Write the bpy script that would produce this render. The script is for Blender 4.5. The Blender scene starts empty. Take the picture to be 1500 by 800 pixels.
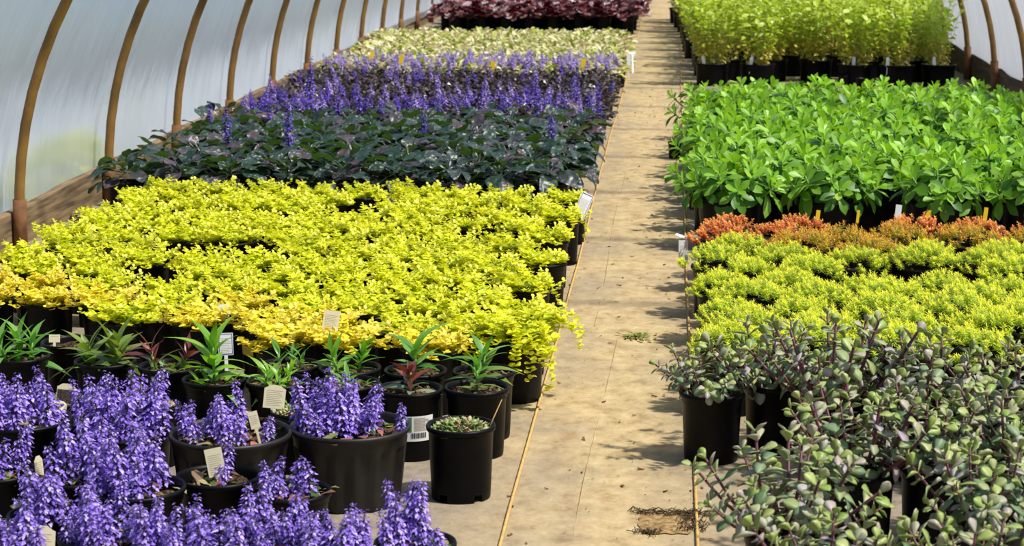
import bpy, math, random
import numpy as np
from mathutils import Matrix, Vector, Euler

# ------------------------------------------------------------------ camera
F, CX, CY, CAM_H = 3000.0, 750.0, 400.0, 1.40          # focal length in pixels of the 1500x800 frame
_fy = np.array([989 - CX, CY + 155.0, -F]); _fy /= np.linalg.norm(_fy)
_up = np.cross(np.array([1.0, 0, 0]), _fy); _up /= np.linalg.norm(_up)
if _up[1] < 0: _up = -_up
_xr = np.cross(_fy, _up)
RW = np.array([_xr, _fy, _up])                          # camera axes -> world axes
sc = bpy.context.scene
cam_d = bpy.data.cameras.new('camera'); cam = bpy.data.objects.new('camera', cam_d)
sc.collection.objects.link(cam)
cam_d.sensor_width = 36.0; cam_d.lens = F / 1500.0 * 36.0
cam_d.clip_start = 0.1; cam_d.clip_end = 400
cam_d.dof.use_dof = True; cam_d.dof.focus_distance = 6.0; cam_d.dof.aperture_fstop = 10.0
M = Matrix([[*RW[0], 0], [*RW[1], 0], [*RW[2], CAM_H], [0, 0, 0, 1]])
cam.matrix_world = M
sc.camera = cam

# ------------------------------------------------------------------ sky, sun, exposure
world = bpy.data.worlds.new('sky'); sc.world = world; world.use_nodes = True
wn = world.node_tree; wn.nodes.clear()
w_out = wn.nodes.new('ShaderNodeOutputWorld'); w_bg = wn.nodes.new('ShaderNodeBackground')
w_sky = wn.nodes.new('ShaderNodeTexSky'); w_sky.sky_type = 'NISHITA'; w_sky.sun_disc = False
w_sky.sun_elevation = math.radians(60); w_sky.sun_rotation = math.radians(75)
w_sky.dust_density = 2.0
w_bg.inputs['Strength'].default_value = 0.13
wn.links.new(w_sky.outputs[0], w_bg.inputs[0]); wn.links.new(w_bg.outputs[0], w_out.inputs[0])
sun_d = bpy.data.lights.new('sun', 'SUN'); sun = bpy.data.objects.new('sun', sun_d)
sc.collection.objects.link(sun)
sun_d.energy = 5.2; sun_d.angle = math.radians(3.0); sun_d.color = (1.0, 0.96, 0.90)
sun.rotation_euler = Vector((0.48, -0.20, 0.86)).to_track_quat('Z', 'Y').to_euler()
sc.view_settings.view_transform = 'Standard'; sc.view_settings.look = 'None'
sc.view_settings.gamma = 1.0; sc.view_settings.use_curve_mapping = False
sc.view_settings.exposure = 0.0

rnd = random.Random(11)
rng = np.random.default_rng(7)
TAU = 2 * math.pi

# ------------------------------------------------------------------ pixel <-> world helpers (layout only)
def _ray(px, py): return RW @ np.array([px - CX, CY - py, -F])
def at(px, py, z=0.0):
    d = _ray(px, py); t = (z - CAM_H) / d[2]
    return Vector((d[0] * t, d[1] * t, z))
def aty(px, py, y):
    d = _ray(px, py); t = y / d[1]
    return Vector((d[0] * t, y, CAM_H + d[2] * t))
def proj(x, y, z):
    c = RW.T @ np.array([x, y, z - CAM_H])
    return CX + F * c[0] / -c[2], CY - F * c[1] / -c[2]
def in_view(x, y, z, m=70):
    u, v = proj(x, y, z)
    return -m < u < 1500 + m + 130 and -m - 60 < v < 800 + m + 60

# ------------------------------------------------------------------ object helpers
COL = sc.collection.objects
def tag(o, label=None, cat=None, group=None, kind=None):
    if label: o['label'] = label
    if cat: o['category'] = cat
    if group: o['group'] = group
    if kind: o['kind'] = kind
    return o
def thing(name, label, cat, loc=(0, 0, 0), rz=0.0, group=None, scale=1.0):
    o = bpy.data.objects.new(name, None); COL.link(o)
    o.empty_display_size = 0.05
    o.location = loc; o.rotation_euler = (0, 0, rz)
    if scale != 1.0: o.scale = (scale,) * 3
    return tag(o, label, cat, group)
def part(name, mesh, parent=None, mat=None, kind=None, label=None):
    o = bpy.data.objects.new(name, mesh); COL.link(o)
    if parent is not None: o.parent = parent
    if mat is not None: o.matrix_basis = mat
    if kind: o['kind'] = kind
    if label: o['label'] = label
    return o

# ------------------------------------------------------------------ materials
def new_mat(name):
    m = bpy.data.materials.new(name); m.use_nodes = True
    nt = m.node_tree; nt.nodes.clear()
    out = nt.nodes.new('ShaderNodeOutputMaterial')
    return m, nt, out
def N(nt, t, **kw):
    n = nt.nodes.new(t)
    for k, v in kw.items(): setattr(n, k, v)
    return n
def ramp(nt, fac, stops):
    r = N(nt, 'ShaderNodeValToRGB')
    e = r.color_ramp.elements
    while len(e) < len(stops): e.new(0.5)
    for i, (p, c) in enumerate(stops):
        e[i].position = p; e[i].color = (*c, 1)
    nt.links.new(fac, r.inputs[0])
    return r
def srgb(r, g, b):
    f = lambda c: (c / 255 / 12.92) if c / 255 <= 0.04045 else ((c / 255 + 0.055) / 1.055) ** 2.4
    return (f(r), f(g), f(b))
def plain(name, col, rough=0.6, spec=0.5, noise=0.0, scale=20, bump=0.0):
    m, nt, out = new_mat(name)
    b = N(nt, 'ShaderNodeBsdfPrincipled'); nt.links.new(b.outputs[0], out.inputs[0])
    b.inputs['Roughness'].default_value = rough
    b.inputs['Specular IOR Level'].default_value = spec
    if noise > 0 or bump > 0:
        tc = N(nt, 'ShaderNodeTexCoord'); nz = N(nt, 'ShaderNodeTexNoise')
        nz.inputs['Scale'].default_value = scale; nz.inputs['Detail'].default_value = 5
        nt.links.new(tc.outputs['Object'], nz.inputs['Vector'])
        lo = tuple(c * (1 - noise) for c in col); hi = tuple(min(1, c * (1 + noise)) for c in col)
        r = ramp(nt, nz.outputs['Fac'], [(0.3, lo), (0.7, hi)])
        nt.links.new(r.outputs[0], b.inputs['Base Color'])
        if bump > 0:
            bp = N(nt, 'ShaderNodeBump'); bp.inputs['Strength'].default_value = bump
            bp.inputs['Distance'].default_value = 0.01
            nt.links.new(nz.outputs['Fac'], bp.inputs['Height']); nt.links.new(bp.outputs[0], b.inputs['Normal'])
    else:
        b.inputs['Base Color'].default_value = (*col, 1)
    return m
def leafmat(name, stops, rough=0.45, trans=0.35, tcol=(1.15, 1.2, 0.6), source='tint', spec=0.5, under=None,
            pucker=0.0, pscale=60.0):
    """leaf: glossy face plus light shining through; source = 'tint' (per leaf attribute) or 'object' (per leaf object)"""
    m, nt, out = new_mat(name)
    if source == 'tint':
        s = N(nt, 'ShaderNodeAttribute', attribute_name='tint').outputs['Fac']
    else:
        s = N(nt, 'ShaderNodeObjectInfo').outputs['Random']
    r = ramp(nt, s, stops)
    colr = r.outputs[0]
    if under is not None:
        g = N(nt, 'ShaderNodeNewGeometry'); mx = N(nt, 'ShaderNodeMix', data_type='RGBA')
        nt.links.new(g.outputs['Backfacing'], mx.inputs[0]); nt.links.new(colr, mx.inputs[6])
        mx.inputs[7].default_value = (*under, 1); colr = mx.outputs[2]
    b = N(nt, 'ShaderNodeBsdfPrincipled')
    b.inputs['Roughness'].default_value = rough; b.inputs['Specular IOR Level'].default_value = spec
    nt.links.new(colr, b.inputs['Base Color'])
    t = N(nt, 'ShaderNodeBsdfTranslucent')
    mc = N(nt, 'ShaderNodeMix', data_type='RGBA', blend_type='MULTIPLY'); mc.inputs[0].default_value = 1.0
    nt.links.new(r.outputs[0] if under is None else colr, mc.inputs[6]); mc.inputs[7].default_value = (*tcol, 1)
    nt.links.new(mc.outputs[2], t.inputs[0])
    ms = N(nt, 'ShaderNodeMixShader'); ms.inputs[0].default_value = trans
    nt.links.new(b.outputs[0], ms.inputs[1]); nt.links.new(t.outputs[0], ms.inputs[2])
    nt.links.new(ms.outputs[0], out.inputs[0])
    if pucker > 0:
        tc = N(nt, 'ShaderNodeTexCoord'); v = N(nt, 'ShaderNodeTexVoronoi', feature='SMOOTH_F1')
        v.inputs['Scale'].default_value = pscale
        nt.links.new(tc.outputs['Object'], v.inputs['Vector'])
        bp = N(nt, 'ShaderNodeBump'); bp.inputs['Strength'].default_value = pucker; bp.inputs['Distance'].default_value = 0.012
        bp.invert = True
        nt.links.new(v.outputs['Distance'], bp.inputs['Height']); nt.links.new(bp.outputs[0], b.inputs['Normal'])
    return m

MAT = {}
MAT['pot'] = plain('black_plastic', (0.0025, 0.0025, 0.003), 0.42, 0.12, 0.3, 30)
MAT['pot_dusty'] = plain('dusty_black_plastic', (0.0045, 0.0043, 0.0045), 0.48, 0.16, 0.6, 18)
MAT['soil'] = plain('potting_soil', (0.055, 0.035, 0.022), 0.95, 0.1, 0.8, 120, 0.6)
MAT['bark'] = plain('bark_chip', (0.12, 0.075, 0.04), 0.9, 0.1, 0.8, 40)
MAT['hoop'] = plain('weathered_pipe', srgb(134, 98, 44), 0.55, 0.4, 0.35, 9)
MAT['socket'] = plain('rusty_sleeve', srgb(118, 80, 48), 0.75, 0.3, 0.4, 22)
MAT['cord'] = plain('straw_cord', srgb(196, 160, 96), 0.8, 0.2, 0.2, 60)
MAT['cream'] = plain('cream_tag', srgb(216, 206, 170), 0.6, 0.3)
MAT['white'] = plain('white_plastic', srgb(225, 225, 222), 0.5, 0.4)
MAT['yellow'] = plain('yellow_plastic', srgb(232, 190, 20), 0.5, 0.4)
MAT['print'] = plain('grey_print', srgb(168, 158, 132), 0.8, 0.2)
MAT['blueprint'] = plain('blue_print', srgb(52, 60, 120), 0.8, 0.2)
MAT['ink'] = plain('black_print', (0.02, 0.02, 0.02), 0.8, 0.2)
MAT['photo_green'] = plain('printed_foliage', srgb(70, 120, 70), 0.6, 0.3, 0.8, 300)
MAT['photo_dark'] = plain('printed_dark_photo', srgb(70, 58, 48), 0.6, 0.3, 0.8, 200)
MAT['dark_blue'] = plain('dark_blue_print', srgb(38, 42, 66), 0.5, 0.4)
MAT['pink'] = plain('pink_print', srgb(214, 130, 160), 0.5, 0.4)

YEL = [(0, srgb(168, 190, 20)), (0.35, srgb(208, 216, 30)), (0.75, srgb(228, 228, 48)), (1, srgb(242, 238, 92))]
GOLD = [(0, srgb(200, 200, 30)), (0.4, srgb(228, 220, 46)), (0.85, srgb(242, 230, 90)), (1, srgb(236, 202, 84))]
MAT['jenny'] = leafmat('lime_leaf', YEL, 0.36, 0.34, (1.1, 1.1, 0.6))
MAT['jenny_gold'] = leafmat('golden_leaf', GOLD, 0.4, 0.34, (1.1, 1.05, 0.7))
MAT['stem_y'] = plain('pale_stem', srgb(170, 165, 60), 0.6)
MAT['bigdark'] = leafmat('dark_bronze_green_leaf', [(0, srgb(26, 54, 36)), (0.5, srgb(42, 70, 56)), (0.75, srgb(60, 62, 64)), (1, srgb(86, 64, 74))],
                         0.44, 0.2, (1.4, 1.6, 0.4), 'object', 0.9, srgb(68, 94, 48), 1.0, 44)
MAT['bronze'] = leafmat('bronze_leaf', [(0, srgb(26, 22, 24)), (0.5, srgb(54, 42, 44)), (0.8, srgb(92, 72, 68)), (0.92, srgb(124, 104, 92)), (1, srgb(66, 88, 36))], 0.32, 0.15, (1.3, 1.0, 0.6), 'tint', 0.8)
MAT['varieg'] = leafmat('cream_edged_leaf', [(0, srgb(112, 138, 40)), (0.3, srgb(180, 190, 72)), (0.45, srgb(222, 214, 158)), (0.88, srgb(238, 230, 192)), (1, srgb(150, 80, 96))], 0.45, 0.3, (1, 1, 0.8))
MAT['heuch'] = leafmat('burgundy_leaf', [(0, srgb(44, 12, 18)), (0.45, srgb(92, 24, 36)), (0.62, srgb(128, 92, 98)), (1, srgb(206, 190, 190))], 0.36, 0.22, (1.6, 0.6, 0.6), 'tint', 0.7)
MAT['green'] = leafmat('fresh_green_leaf', [(0, srgb(72, 122, 28)), (0.5, srgb(98, 150, 34)), (1, srgb(140, 186, 60))], 0.44, 0.33, (1.3, 1.1, 0.3), 'object', 0.5)
MAT['green_tip'] = leafmat('light_green_leaf', [(0, srgb(124, 180, 44)), (1, srgb(168, 210, 72))], 0.42, 0.36, (1.2, 1.2, 0.4), 'object', 0.5)
MAT['green_stem'] = plain('green_stem', srgb(112, 150, 70), 0.6)
MAT['needle'] = leafmat('lime_needle', [(0, srgb(176, 204, 60)), (0.45, srgb(214, 226, 72)), (0.75, srgb(238, 236, 70)), (1, srgb(248, 230, 70))], 0.45, 0.34, (1.1, 1.15, 0.5))
MAT['needle_mix'] = leafmat('amber_lime_needle', [(0, srgb(180, 180, 36)), (0.45, srgb(216, 196, 50)), (0.75, srgb(226, 170, 60)), (1, srgb(216, 130, 62))], 0.45, 0.32, (1.1, 1.0, 0.5))
MAT['needle_or'] = leafmat('orange_needle', [(0, srgb(200, 112, 54)), (0.4, srgb(238, 150, 80)), (0.75, srgb(244, 180, 98)), (1, srgb(246, 214, 104))], 0.45, 0.28, (1.1, 0.95, 0.7))
MAT['succ'] = leafmat('grey_green_fleshy_leaf', [(0, srgb(100, 130, 84)), (0.4, srgb(136, 156, 116)), (0.7, srgb(156, 168, 98)), (0.88, srgb(178, 178, 162)), (1, srgb(178, 160, 170))], 0.5, 0.2, (1.2, 1.4, 0.4), 'object', 0.5)
MAT['succ_tip'] = leafmat('olive_fleshy_leaf', [(0, srgb(136, 160, 72)), (0.5, srgb(166, 178, 104)), (1, srgb(172, 160, 150))], 0.45, 0.14, (1.1, 1.4, 0.4), 'object', 0.5)
MAT['succ_stem'] = plain('burgundy_stem', srgb(98, 44, 58), 0.5)
MAT['tall'] = leafmat('yellow_green_leaf', [(0, srgb(214, 196, 112)), (0.22, srgb(194, 188, 78)), (0.45, srgb(156, 180, 44)), (0.8, srgb(176, 200, 54)), (1, srgb(200, 214, 98))], 0.42, 0.36, (1.1, 1.15, 0.5))
MAT['violet'] = leafmat('violet_petal', [(0, srgb(116, 88, 186)), (0.5, srgb(160, 128, 230)), (1, srgb(214, 196, 250))], 0.6, 0.25, (1.1, 1, 1.15), 'tint', 0.2)
MAT['violet_deep'] = leafmat('deep_violet_petal', [(0, srgb(80, 58, 160)), (0.5, srgb(106, 82, 200)), (1, srgb(140, 116, 220))], 0.6, 0.22, (1.1, 1, 1.15), 'tint', 0.2)
MAT['lilac'] = leafmat('lilac_petal', [(0, srgb(144, 120, 196)), (0.5, srgb(172, 150, 222)), (1, srgb(204, 188, 236))], 0.6, 0.25, (1.1, 1, 1.1), 'tint', 0.2)
MAT['bract'] = leafmat('dusky_bract', [(0, srgb(50, 42, 58)), (0.5, srgb(88, 78, 104)), (0.8, srgb(128, 122, 118)), (1, srgb(168, 166, 146))], 0.5, 0.15, (1, 1, 0.8), 'tint', 0.4)
MAT['basal'] = leafmat('mottled_basal_leaf', [(0, srgb(58, 92, 34)), (0.35, srgb(120, 140, 60)), (0.55, srgb(176, 170, 116)), (0.8, srgb(124, 84, 66)), (1, srgb(186, 110, 100))], 0.45, 0.28, (1.1, 1.2, 0.5), 'object', 0.5)
MAT['lance_green'] = leafmat('lance_leaf_green', [(0, srgb(80, 134, 48)), (1, srgb(126, 178, 80))], 0.38, 0.36, (1.2, 1.35, 0.35), 'object', 0.6)
MAT['lance_lime'] = leafmat('lance_leaf_lime', [(0, srgb(104, 158, 40)), (1, srgb(150, 196, 66))], 0.38, 0.4, (1.2, 1.25, 0.4), 'object', 0.6)
MAT['lance_purple'] = leafmat('lance_leaf_burgundy', [(0, srgb(84, 34, 40)), (1, srgb(124, 64, 50))], 0.38, 0.3, (1.5, 0.8, 0.5), 'object', 0.6)
MAT['lance_grey'] = leafmat('lance_leaf_grey_green', [(0, srgb(100, 128, 92)), (1, srgb(140, 150, 120))], 0.36, 0.25, (1.1, 1.3, 0.5), 'object', 0.6)
MAT['lance_edge'] = leafmat('lance_leaf_olive', [(0, srgb(96, 122, 42)), (0.7, srgb(134, 160, 66)), (1, srgb(116, 92, 74))], 0.36, 0.36, (1.2, 1.25, 0.4), 'object', 0.6)
MAT['stonecrop'] = leafmat('pink_edged_fleshy_leaf', [(0, srgb(84, 124, 44)), (0.45, srgb(142, 164, 88)), (0.75, srgb(196, 190, 140)), (1, srgb(196, 130, 112))], 0.42, 0.15, (1, 1.1, 0.6), 'tint', 0.5)
MAT['magenta'] = leafmat('magenta_petal', [(0, srgb(190, 60, 160)), (1, srgb(226, 120, 200))], 0.6, 0.25, (1, 1, 1), 'tint', 0.2)
MAT['outleaf'] = leafmat('hedge_leaf', [(0, srgb(176, 190, 50)), (1, srgb(226, 226, 90))], 0.5, 0.3, (1.1, 1.1, 0.5))
MAT['grassleaf'] = leafmat('weed_leaf', [(0, srgb(110, 130, 50)), (1, srgb(160, 160, 80))], 0.5, 0.3, (1.1, 1.1, 0.5))

# weathered timber
def timber(name, c0, c1):
    m, nt, out = new_mat(name)
    b = N(nt, 'ShaderNodeBsdfPrincipled'); nt.links.new(b.outputs[0], out.inputs[0]); b.inputs['Roughness'].default_value = 0.85
    tc = N(nt, 'ShaderNodeTexCoord'); mp = N(nt, 'ShaderNodeMapping'); mp.inputs['Scale'].default_value = (30, 2.5, 30)
    nt.links.new(tc.outputs['Object'], mp.inputs['Vector'])
    nz = N(nt, 'ShaderNodeTexNoise'); nz.inputs['Scale'].default_value = 1.5; nz.inputs['Detail'].default_value = 8
    nt.links.new(mp.outputs[0], nz.inputs['Vector'])
    r = ramp(nt, nz.outputs['Fac'], [(0.3, c0), (0.7, c1)]); nt.links.new(r.outputs[0], b.inputs['Base Color'])
    bp = N(nt, 'ShaderNodeBump'); bp.inputs['Strength'].default_value = 0.6; bp.inputs['Distance'].default_value = 0.01
    nt.links.new(nz.outputs['Fac'], bp.inputs['Height']); nt.links.new(bp.outputs[0], b.inputs['Normal'])
    return m
MAT['board'] = timber('weathered_board', srgb(78, 62, 42), srgb(148, 124, 86))
MAT['board_dark'] = timber('dark_weathered_board', srgb(62, 46, 32), srgb(116, 92, 62))

# milky greenhouse film
def film_mat():
    m, nt, out = new_mat('milky_film')
    tc = N(nt, 'ShaderNodeTexCoord'); mp = N(nt, 'ShaderNodeMapping'); mp.inputs['Scale'].default_value = (1, 3.5, 1.2)
    nt.links.new(tc.outputs['Object'], mp.inputs['Vector'])
    nz = N(nt, 'ShaderNodeTexNoise'); nz.inputs['Scale'].default_value = 2.2; nz.inputs['Detail'].default_value = 6
    nt.links.new(mp.outputs[0], nz.inputs['Vector'])
    r = ramp(nt, nz.outputs['Fac'], [(0.3, (0.82, 0.86, 0.92)), (0.72, (0.94, 0.96, 0.99))])
    tr = N(nt, 'ShaderNodeBsdfTranslucent'); df = N(nt, 'ShaderNodeBsdfDiffuse'); rf = N(nt, 'ShaderNodeBsdfRefraction')
    gl = N(nt, 'ShaderNodeBsdfGlossy'); gl.inputs['Roughness'].default_value = 0.3
    nt.links.new(r.outputs[0], tr.inputs[0]); nt.links.new(r.outputs[0], df.inputs[0])
    rf.inputs['Color'].default_value = (0.95, 0.97, 1, 1); rf.inputs['Roughness'].default_value = 0.3; rf.inputs['IOR'].default_value = 1.12
    a = N(nt, 'ShaderNodeMixShader'); a.inputs[0].default_value = 0.35
    nt.links.new(tr.outputs[0], a.inputs[1]); nt.links.new(df.outputs[0], a.inputs[2])
    b = N(nt, 'ShaderNodeMixShader'); b.inputs[0].default_value = 0.48
    nt.links.new(a.outputs[0], b.inputs[1]); nt.links.new(rf.outputs[0], b.inputs[2])
    c = N(nt, 'ShaderNodeMixShader'); c.inputs[0].default_value = 0.05
    nt.links.new(b.outputs[0], c.inputs[1]); nt.links.new(gl.outputs[0], c.inputs[2])
    bp = N(nt, 'ShaderNodeBump'); bp.inputs['Strength'].default_value = 0.35; bp.inputs['Distance'].default_value = 0.05
    nt.links.new(nz.outputs['Fac'], bp.inputs['Height'])
    for n in (df, gl, rf): nt.links.new(bp.outputs[0], n.inputs['Normal'])
    nt.links.new(c.outputs[0], out.inputs[0])
    return m
MAT['film'] = film_mat()

# woven ground cloth under trodden dust
def ground_mat():
    m, nt, out = new_mat('dusty_ground_cloth')
    b = N(nt, 'ShaderNodeBsdfPrincipled'); nt.links.new(b.outputs[0], out.inputs[0]); b.inputs['Roughness'].default_value = 0.92
    b.inputs['Specular IOR Level'].default_value = 0.15
    tc = N(nt, 'ShaderNodeTexCoord'); sep = N(nt, 'ShaderNodeSeparateXYZ'); nt.links.new(tc.outputs['Object'], sep.inputs[0])
    def noise(scale, detail=6, vs=(1, 1, 1), rough=0.6):
        mp = N(nt, 'ShaderNodeMapping'); mp.inputs['Scale'].default_value = vs; nt.links.new(tc.outputs['Object'], mp.inputs['Vector'])
        n = N(nt, 'ShaderNodeTexNoise'); n.inputs['Scale'].default_value = scale; n.inputs['Detail'].default_value = detail
        n.inputs['Roughness'].default_value = rough
        nt.links.new(mp.outputs[0], n.inputs['Vector']); return n.outputs['Fac']
    def math_(op, a, bb):
        n = N(nt, 'ShaderNodeMath', operation=op)
        for i, v in enumerate((a, bb)):
            if isinstance(v, (int, float)): n.inputs[i].default_value = v
            else: nt.links.new(v, n.inputs[i])
        return n.outputs[0]
    dist = math_('ABSOLUTE', math_('ADD', sep.outputs[0], 0.13), 0)       # distance from the trodden line
    dust = math_('SUBTRACT', 1.08, math_('MULTIPLY', dist, 2.3))
    dust = math_('ADD', dust, math_('MULTIPLY', math_('SUBTRACT', noise(3.0, 8, (1, 0.8, 1)), 0.5), 2.0))
    cl = N(nt, 'ShaderNodeClamp'); nt.links.new(dust, cl.inputs[0])
    dustcol = ramp(nt, noise(16, 12, (1, .8, 1), .72), [(0.30, srgb(132, 110, 76)), (0.46, srgb(174, 152, 110)), (0.72, srgb(204, 184, 140))])
    clothcol = ramp(nt, noise(22, 12, (1, .8, 1), .7), [(0.3, srgb(112, 102, 90)), (0.7, srgb(158, 146, 126))])
    mx = N(nt, 'ShaderNodeMix', data_type='RGBA'); nt.links.new(cl.outputs[0], mx.inputs[0])
    nt.links.new(clothcol.outputs[0], mx.inputs[6]); nt.links.new(dustcol.outputs[0], mx.inputs[7])
    # brown scuffs of moved soil
    sc_ = ramp(nt, noise(6.5, 12, (1.4, 0.9, 1), 0.75), [(0.56, (0, 0, 0)), (0.66, (1, 1, 1))])
    m2 = N(nt, 'ShaderNodeMix', data_type='RGBA'); nt.links.new(math_('MULTIPLY', sc_.outputs[0], 0.55), m2.inputs[0])
    nt.links.new(mx.outputs[2], m2.inputs[6]); m2.inputs[7].default_value = (*srgb(146, 112, 70), 1)
    nt.links.new(m2.outputs[2], b.inputs['Base Color'])
    bp = N(nt, 'ShaderNodeBump'); bp.inputs['Strength'].default_value = 0.35; bp.inputs['Distance'].default_value = 0.008
    nt.links.new(noise(60, 10), bp.inputs['Height']); nt.links.new(bp.outputs[0], b.inputs['Normal'])
    return m
MAT['ground'] = ground_mat()
MAT['lawn'] = plain('outside_gravel_and_grass', srgb(166, 170, 168), 0.95, 0.1, 0.3, 1.2)

# ------------------------------------------------------------------ mesh builder for many small pieces
def frame(pos, az, el, roll=0.0, s=1.0):
    """matrices that lay a leaf (+Y long axis, +Z face) at pos pointing to azimuth az, elevation el"""
    pos = np.atleast_2d(np.asarray(pos, float)); n = len(pos)
    az, el, roll, s = (np.broadcast_to(np.asarray(v, float), n) for v in (az, el, roll, s))
    ca, sa, ce, se, cr, sr = np.cos(az), np.sin(az), np.cos(el), np.sin(el), np.cos(roll), np.sin(roll)
    z = np.zeros(n); o = np.ones(n)
    Rz = np.array([[ca, -sa, z], [sa, ca, z], [z, z, o]]).transpose(2, 0, 1)
    Rx = np.array([[o, z, z], [z, ce, -se], [z, se, ce]]).transpose(2, 0, 1)
    Ry = np.array([[cr, z, sr], [z, o, z], [-sr, z, cr]]).transpose(2, 0, 1)
    Mx = np.zeros((n, 4, 4)); Mx[:, :3, :3] = (Rz @ Rx @ Ry) * s[:, None, None]; Mx[:, :3, 3] = pos; Mx[:, 3, 3] = 1
    return Mx
class FB:
    def __init__(s): s.V, s.L, s.S, s.I, s.T, s.n = [], [], [], [], [], 0
    def add(s, tmpl, mats, mi=0, tint=0.5):
        tv, tf = tmpl
        tv = np.asarray(tv, float); mats = np.asarray(mats)
        if mats.ndim == 2: mats = mats[None]
        k, nv = len(mats), len(tv)
        P = np.einsum('kij,vj->kvi', mats[:, :3, :3], tv) + mats[:, None, :3, 3]
        sizes = np.array([len(f) for f in tf]); loops = np.concatenate([np.asarray(f) for f in tf])
        off = s.n + np.arange(k) * nv
        s.V.append(P.reshape(-1, 3)); s.L.append((loops[None] + off[:, None]).ravel()); s.S.append(np.tile(sizes, k))
        s.I.append(np.full(len(sizes) * k, mi)); s.T.append(np.repeat(np.broadcast_to(np.asarray(tint, float), k), nv))
        s.n += k * nv
    def tube(s, pts, rad, mi=0, tint=0.5, seg=6, cap=True):
        pts = [Vector(p) for p in pts]; n = len(pts)
        if not hasattr(rad, '__len__'): rad = [rad] * n
        V, Fc = [], []
        for i, p in enumerate(pts):
            d = (pts[min(i + 1, n - 1)] - pts[max(i - 1, 0)]).normalized()
            u = d.orthogonal().normalized() if i == 0 else (u - d * u.dot(d)).normalized()
            w = d.cross(u)
            for k in range(seg):
                a = TAU * k / seg; V.append(p + (u * math.cos(a) + w * math.sin(a)) * rad[i])
        for i in range(n - 1):
            for k in range(seg):
                Fc.append((i * seg + k, i * seg + (k + 1) % seg, (i + 1) * seg + (k + 1) % seg, (i + 1) * seg + k))
        if cap: Fc += [tuple(range(seg))[::-1], tuple(range((n - 1) * seg, n * seg))]
        s.add((V, Fc), np.eye(4), mi, tint)
    def box(s, lo, hi, mi=0, mat=None):
        x0, y0, z0 = lo; x1, y1, z1 = hi
        V = [(x, y, z) for z in (z0, z1) for y in (y0, y1) for x in (x0, x1)]
        Fc = [(0, 2, 3, 1), (4, 5, 7, 6), (0, 1, 5, 4), (2, 6, 7, 3), (0, 4, 6, 2), (1, 3, 7, 5)]
        s.add((V, Fc), np.eye(4) if mat is None else np.array(mat), mi)
    def build(s, name, mats, smooth=True):
        me = bpy.data.meshes.new(name)
        V = np.concatenate(s.V); Lp = np.concatenate(s.L).astype(np.int32); S = np.concatenate(s.S).astype(np.int32)
        me.vertices.add(len(V)); me.vertices.foreach_set('co', V.ravel().astype(np.float32))
        me.loops.add(len(Lp)); me.loops.foreach_set('vertex_index', Lp)
        st = np.concatenate(([0], np.cumsum(S)[:-1])).astype(np.int32)
        me.polygons.add(len(S)); me.polygons.foreach_set('loop_start', st); me.polygons.foreach_set('loop_total', S)
        me.polygons.foreach_set('material_index', np.concatenate(s.I).astype(np.int32))
        me.polygons.foreach_set('use_smooth', np.full(len(S), smooth))
        for m in (mats if isinstance(mats, (list, tuple)) else [mats]): me.materials.append(MAT[m])
        me.update(calc_edges=True)
        a = me.attributes.new('tint', 'FLOAT', 'POINT'); a.data.foreach_set('value', np.concatenate(s.T).astype(np.float32))
        return me

SHAPES = {
    'round': lambda t: math.sin(math.pi * min(1, max(0, t))) ** 0.5,
    'ovate': lambda t: math.sin(math.pi * t ** 0.75) ** 0.75,
    'spoon': lambda t: 0.12 if t < .08 else max(.05, math.sin(math.pi * ((t - .06) / .94) ** .85)) ** .58,
    'spat': lambda t: (0.16 + 0.84 * min(1, (t / 0.62)) ** 1.6) * (1 if t < 0.62 else math.cos((t - 0.62) / 0.38 * math.pi / 2) ** 0.62),
    'lance': lambda t: (0.22 + 0.78 * math.sin(math.pi * min(1, t * 1.05) ** 0.8)) * (1 - t ** 4),
    'needle': lambda t: 1 - 0.75 * t * t,
    'obov': lambda t: (0.12 + 0.88 * min(1, t / 0.6) ** 1.1) * (1 if t < 0.6 else math.cos((t - 0.6) / 0.4 * math.pi / 2) ** 0.5),
}
def leaf(L, W, nx=2, ny=4, shape='ovate', droop=0.2, fold=0.15, wave=0.0, stalk=0.0, quilt=0.0, serr=0.0):
    """flat leaf grid: base at origin, along +Y; droop bends the tip down, fold lifts the margins, quilt swells between veins"""
    V, Fc = [], []
    f = SHAPES[shape]
    for j in range(ny + 1):
        t = j / ny; y = stalk + L * t
        hw = max(0.02, f(t)) * W / 2
        if serr and 0 < j < ny: hw *= 1 + serr * (1 if j % 2 else -1)
        for i in range(nx + 1):
            u = -1 + 2 * i / nx
            z = -droop * L * t * t + fold * abs(u) * hw + wave * W * math.sin(t * 9 + (2 if u > 0 else 0)) * abs(u)
            if quilt: z += quilt * W * (0.5 if j % 2 else -0.5) * (1 - abs(abs(u) - 0.5) * 1.2)
            V.append((u * hw, y - 0.25 * droop * L * t * t, z))
    for j in range(ny):
        for i in range(nx):
            a = j * (nx + 1) + i
            Fc.append((a, a + 1, a + nx + 2, a + nx + 1))
    if stalk > 0:
        k = len(V); w = W * 0.05
        V += [(-w, 0, 0), (w, 0, 0), (w, stalk + L * 0.15, -0.002), (-w, stalk + L * 0.15, -0.002)]
        Fc.append((k, k + 1, k + 2, k + 3))
    return V, Fc
def disc(L, W, fold=0.16):
    """small round leaf: two half discs folded along the midrib"""
    V = [(0, 0, 0), (0, L, 0)]
    for sg in (1, -1):
        for q in (.12, .38, .68, .92): V.append((sg * W / 2 * math.sin(math.pi * q) ** .55, L * q, fold * W * math.sin(math.pi * q)))
    return V, [(0, 2, 3, 4, 5, 1), (0, 1, 9, 8, 7, 6)]
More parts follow.
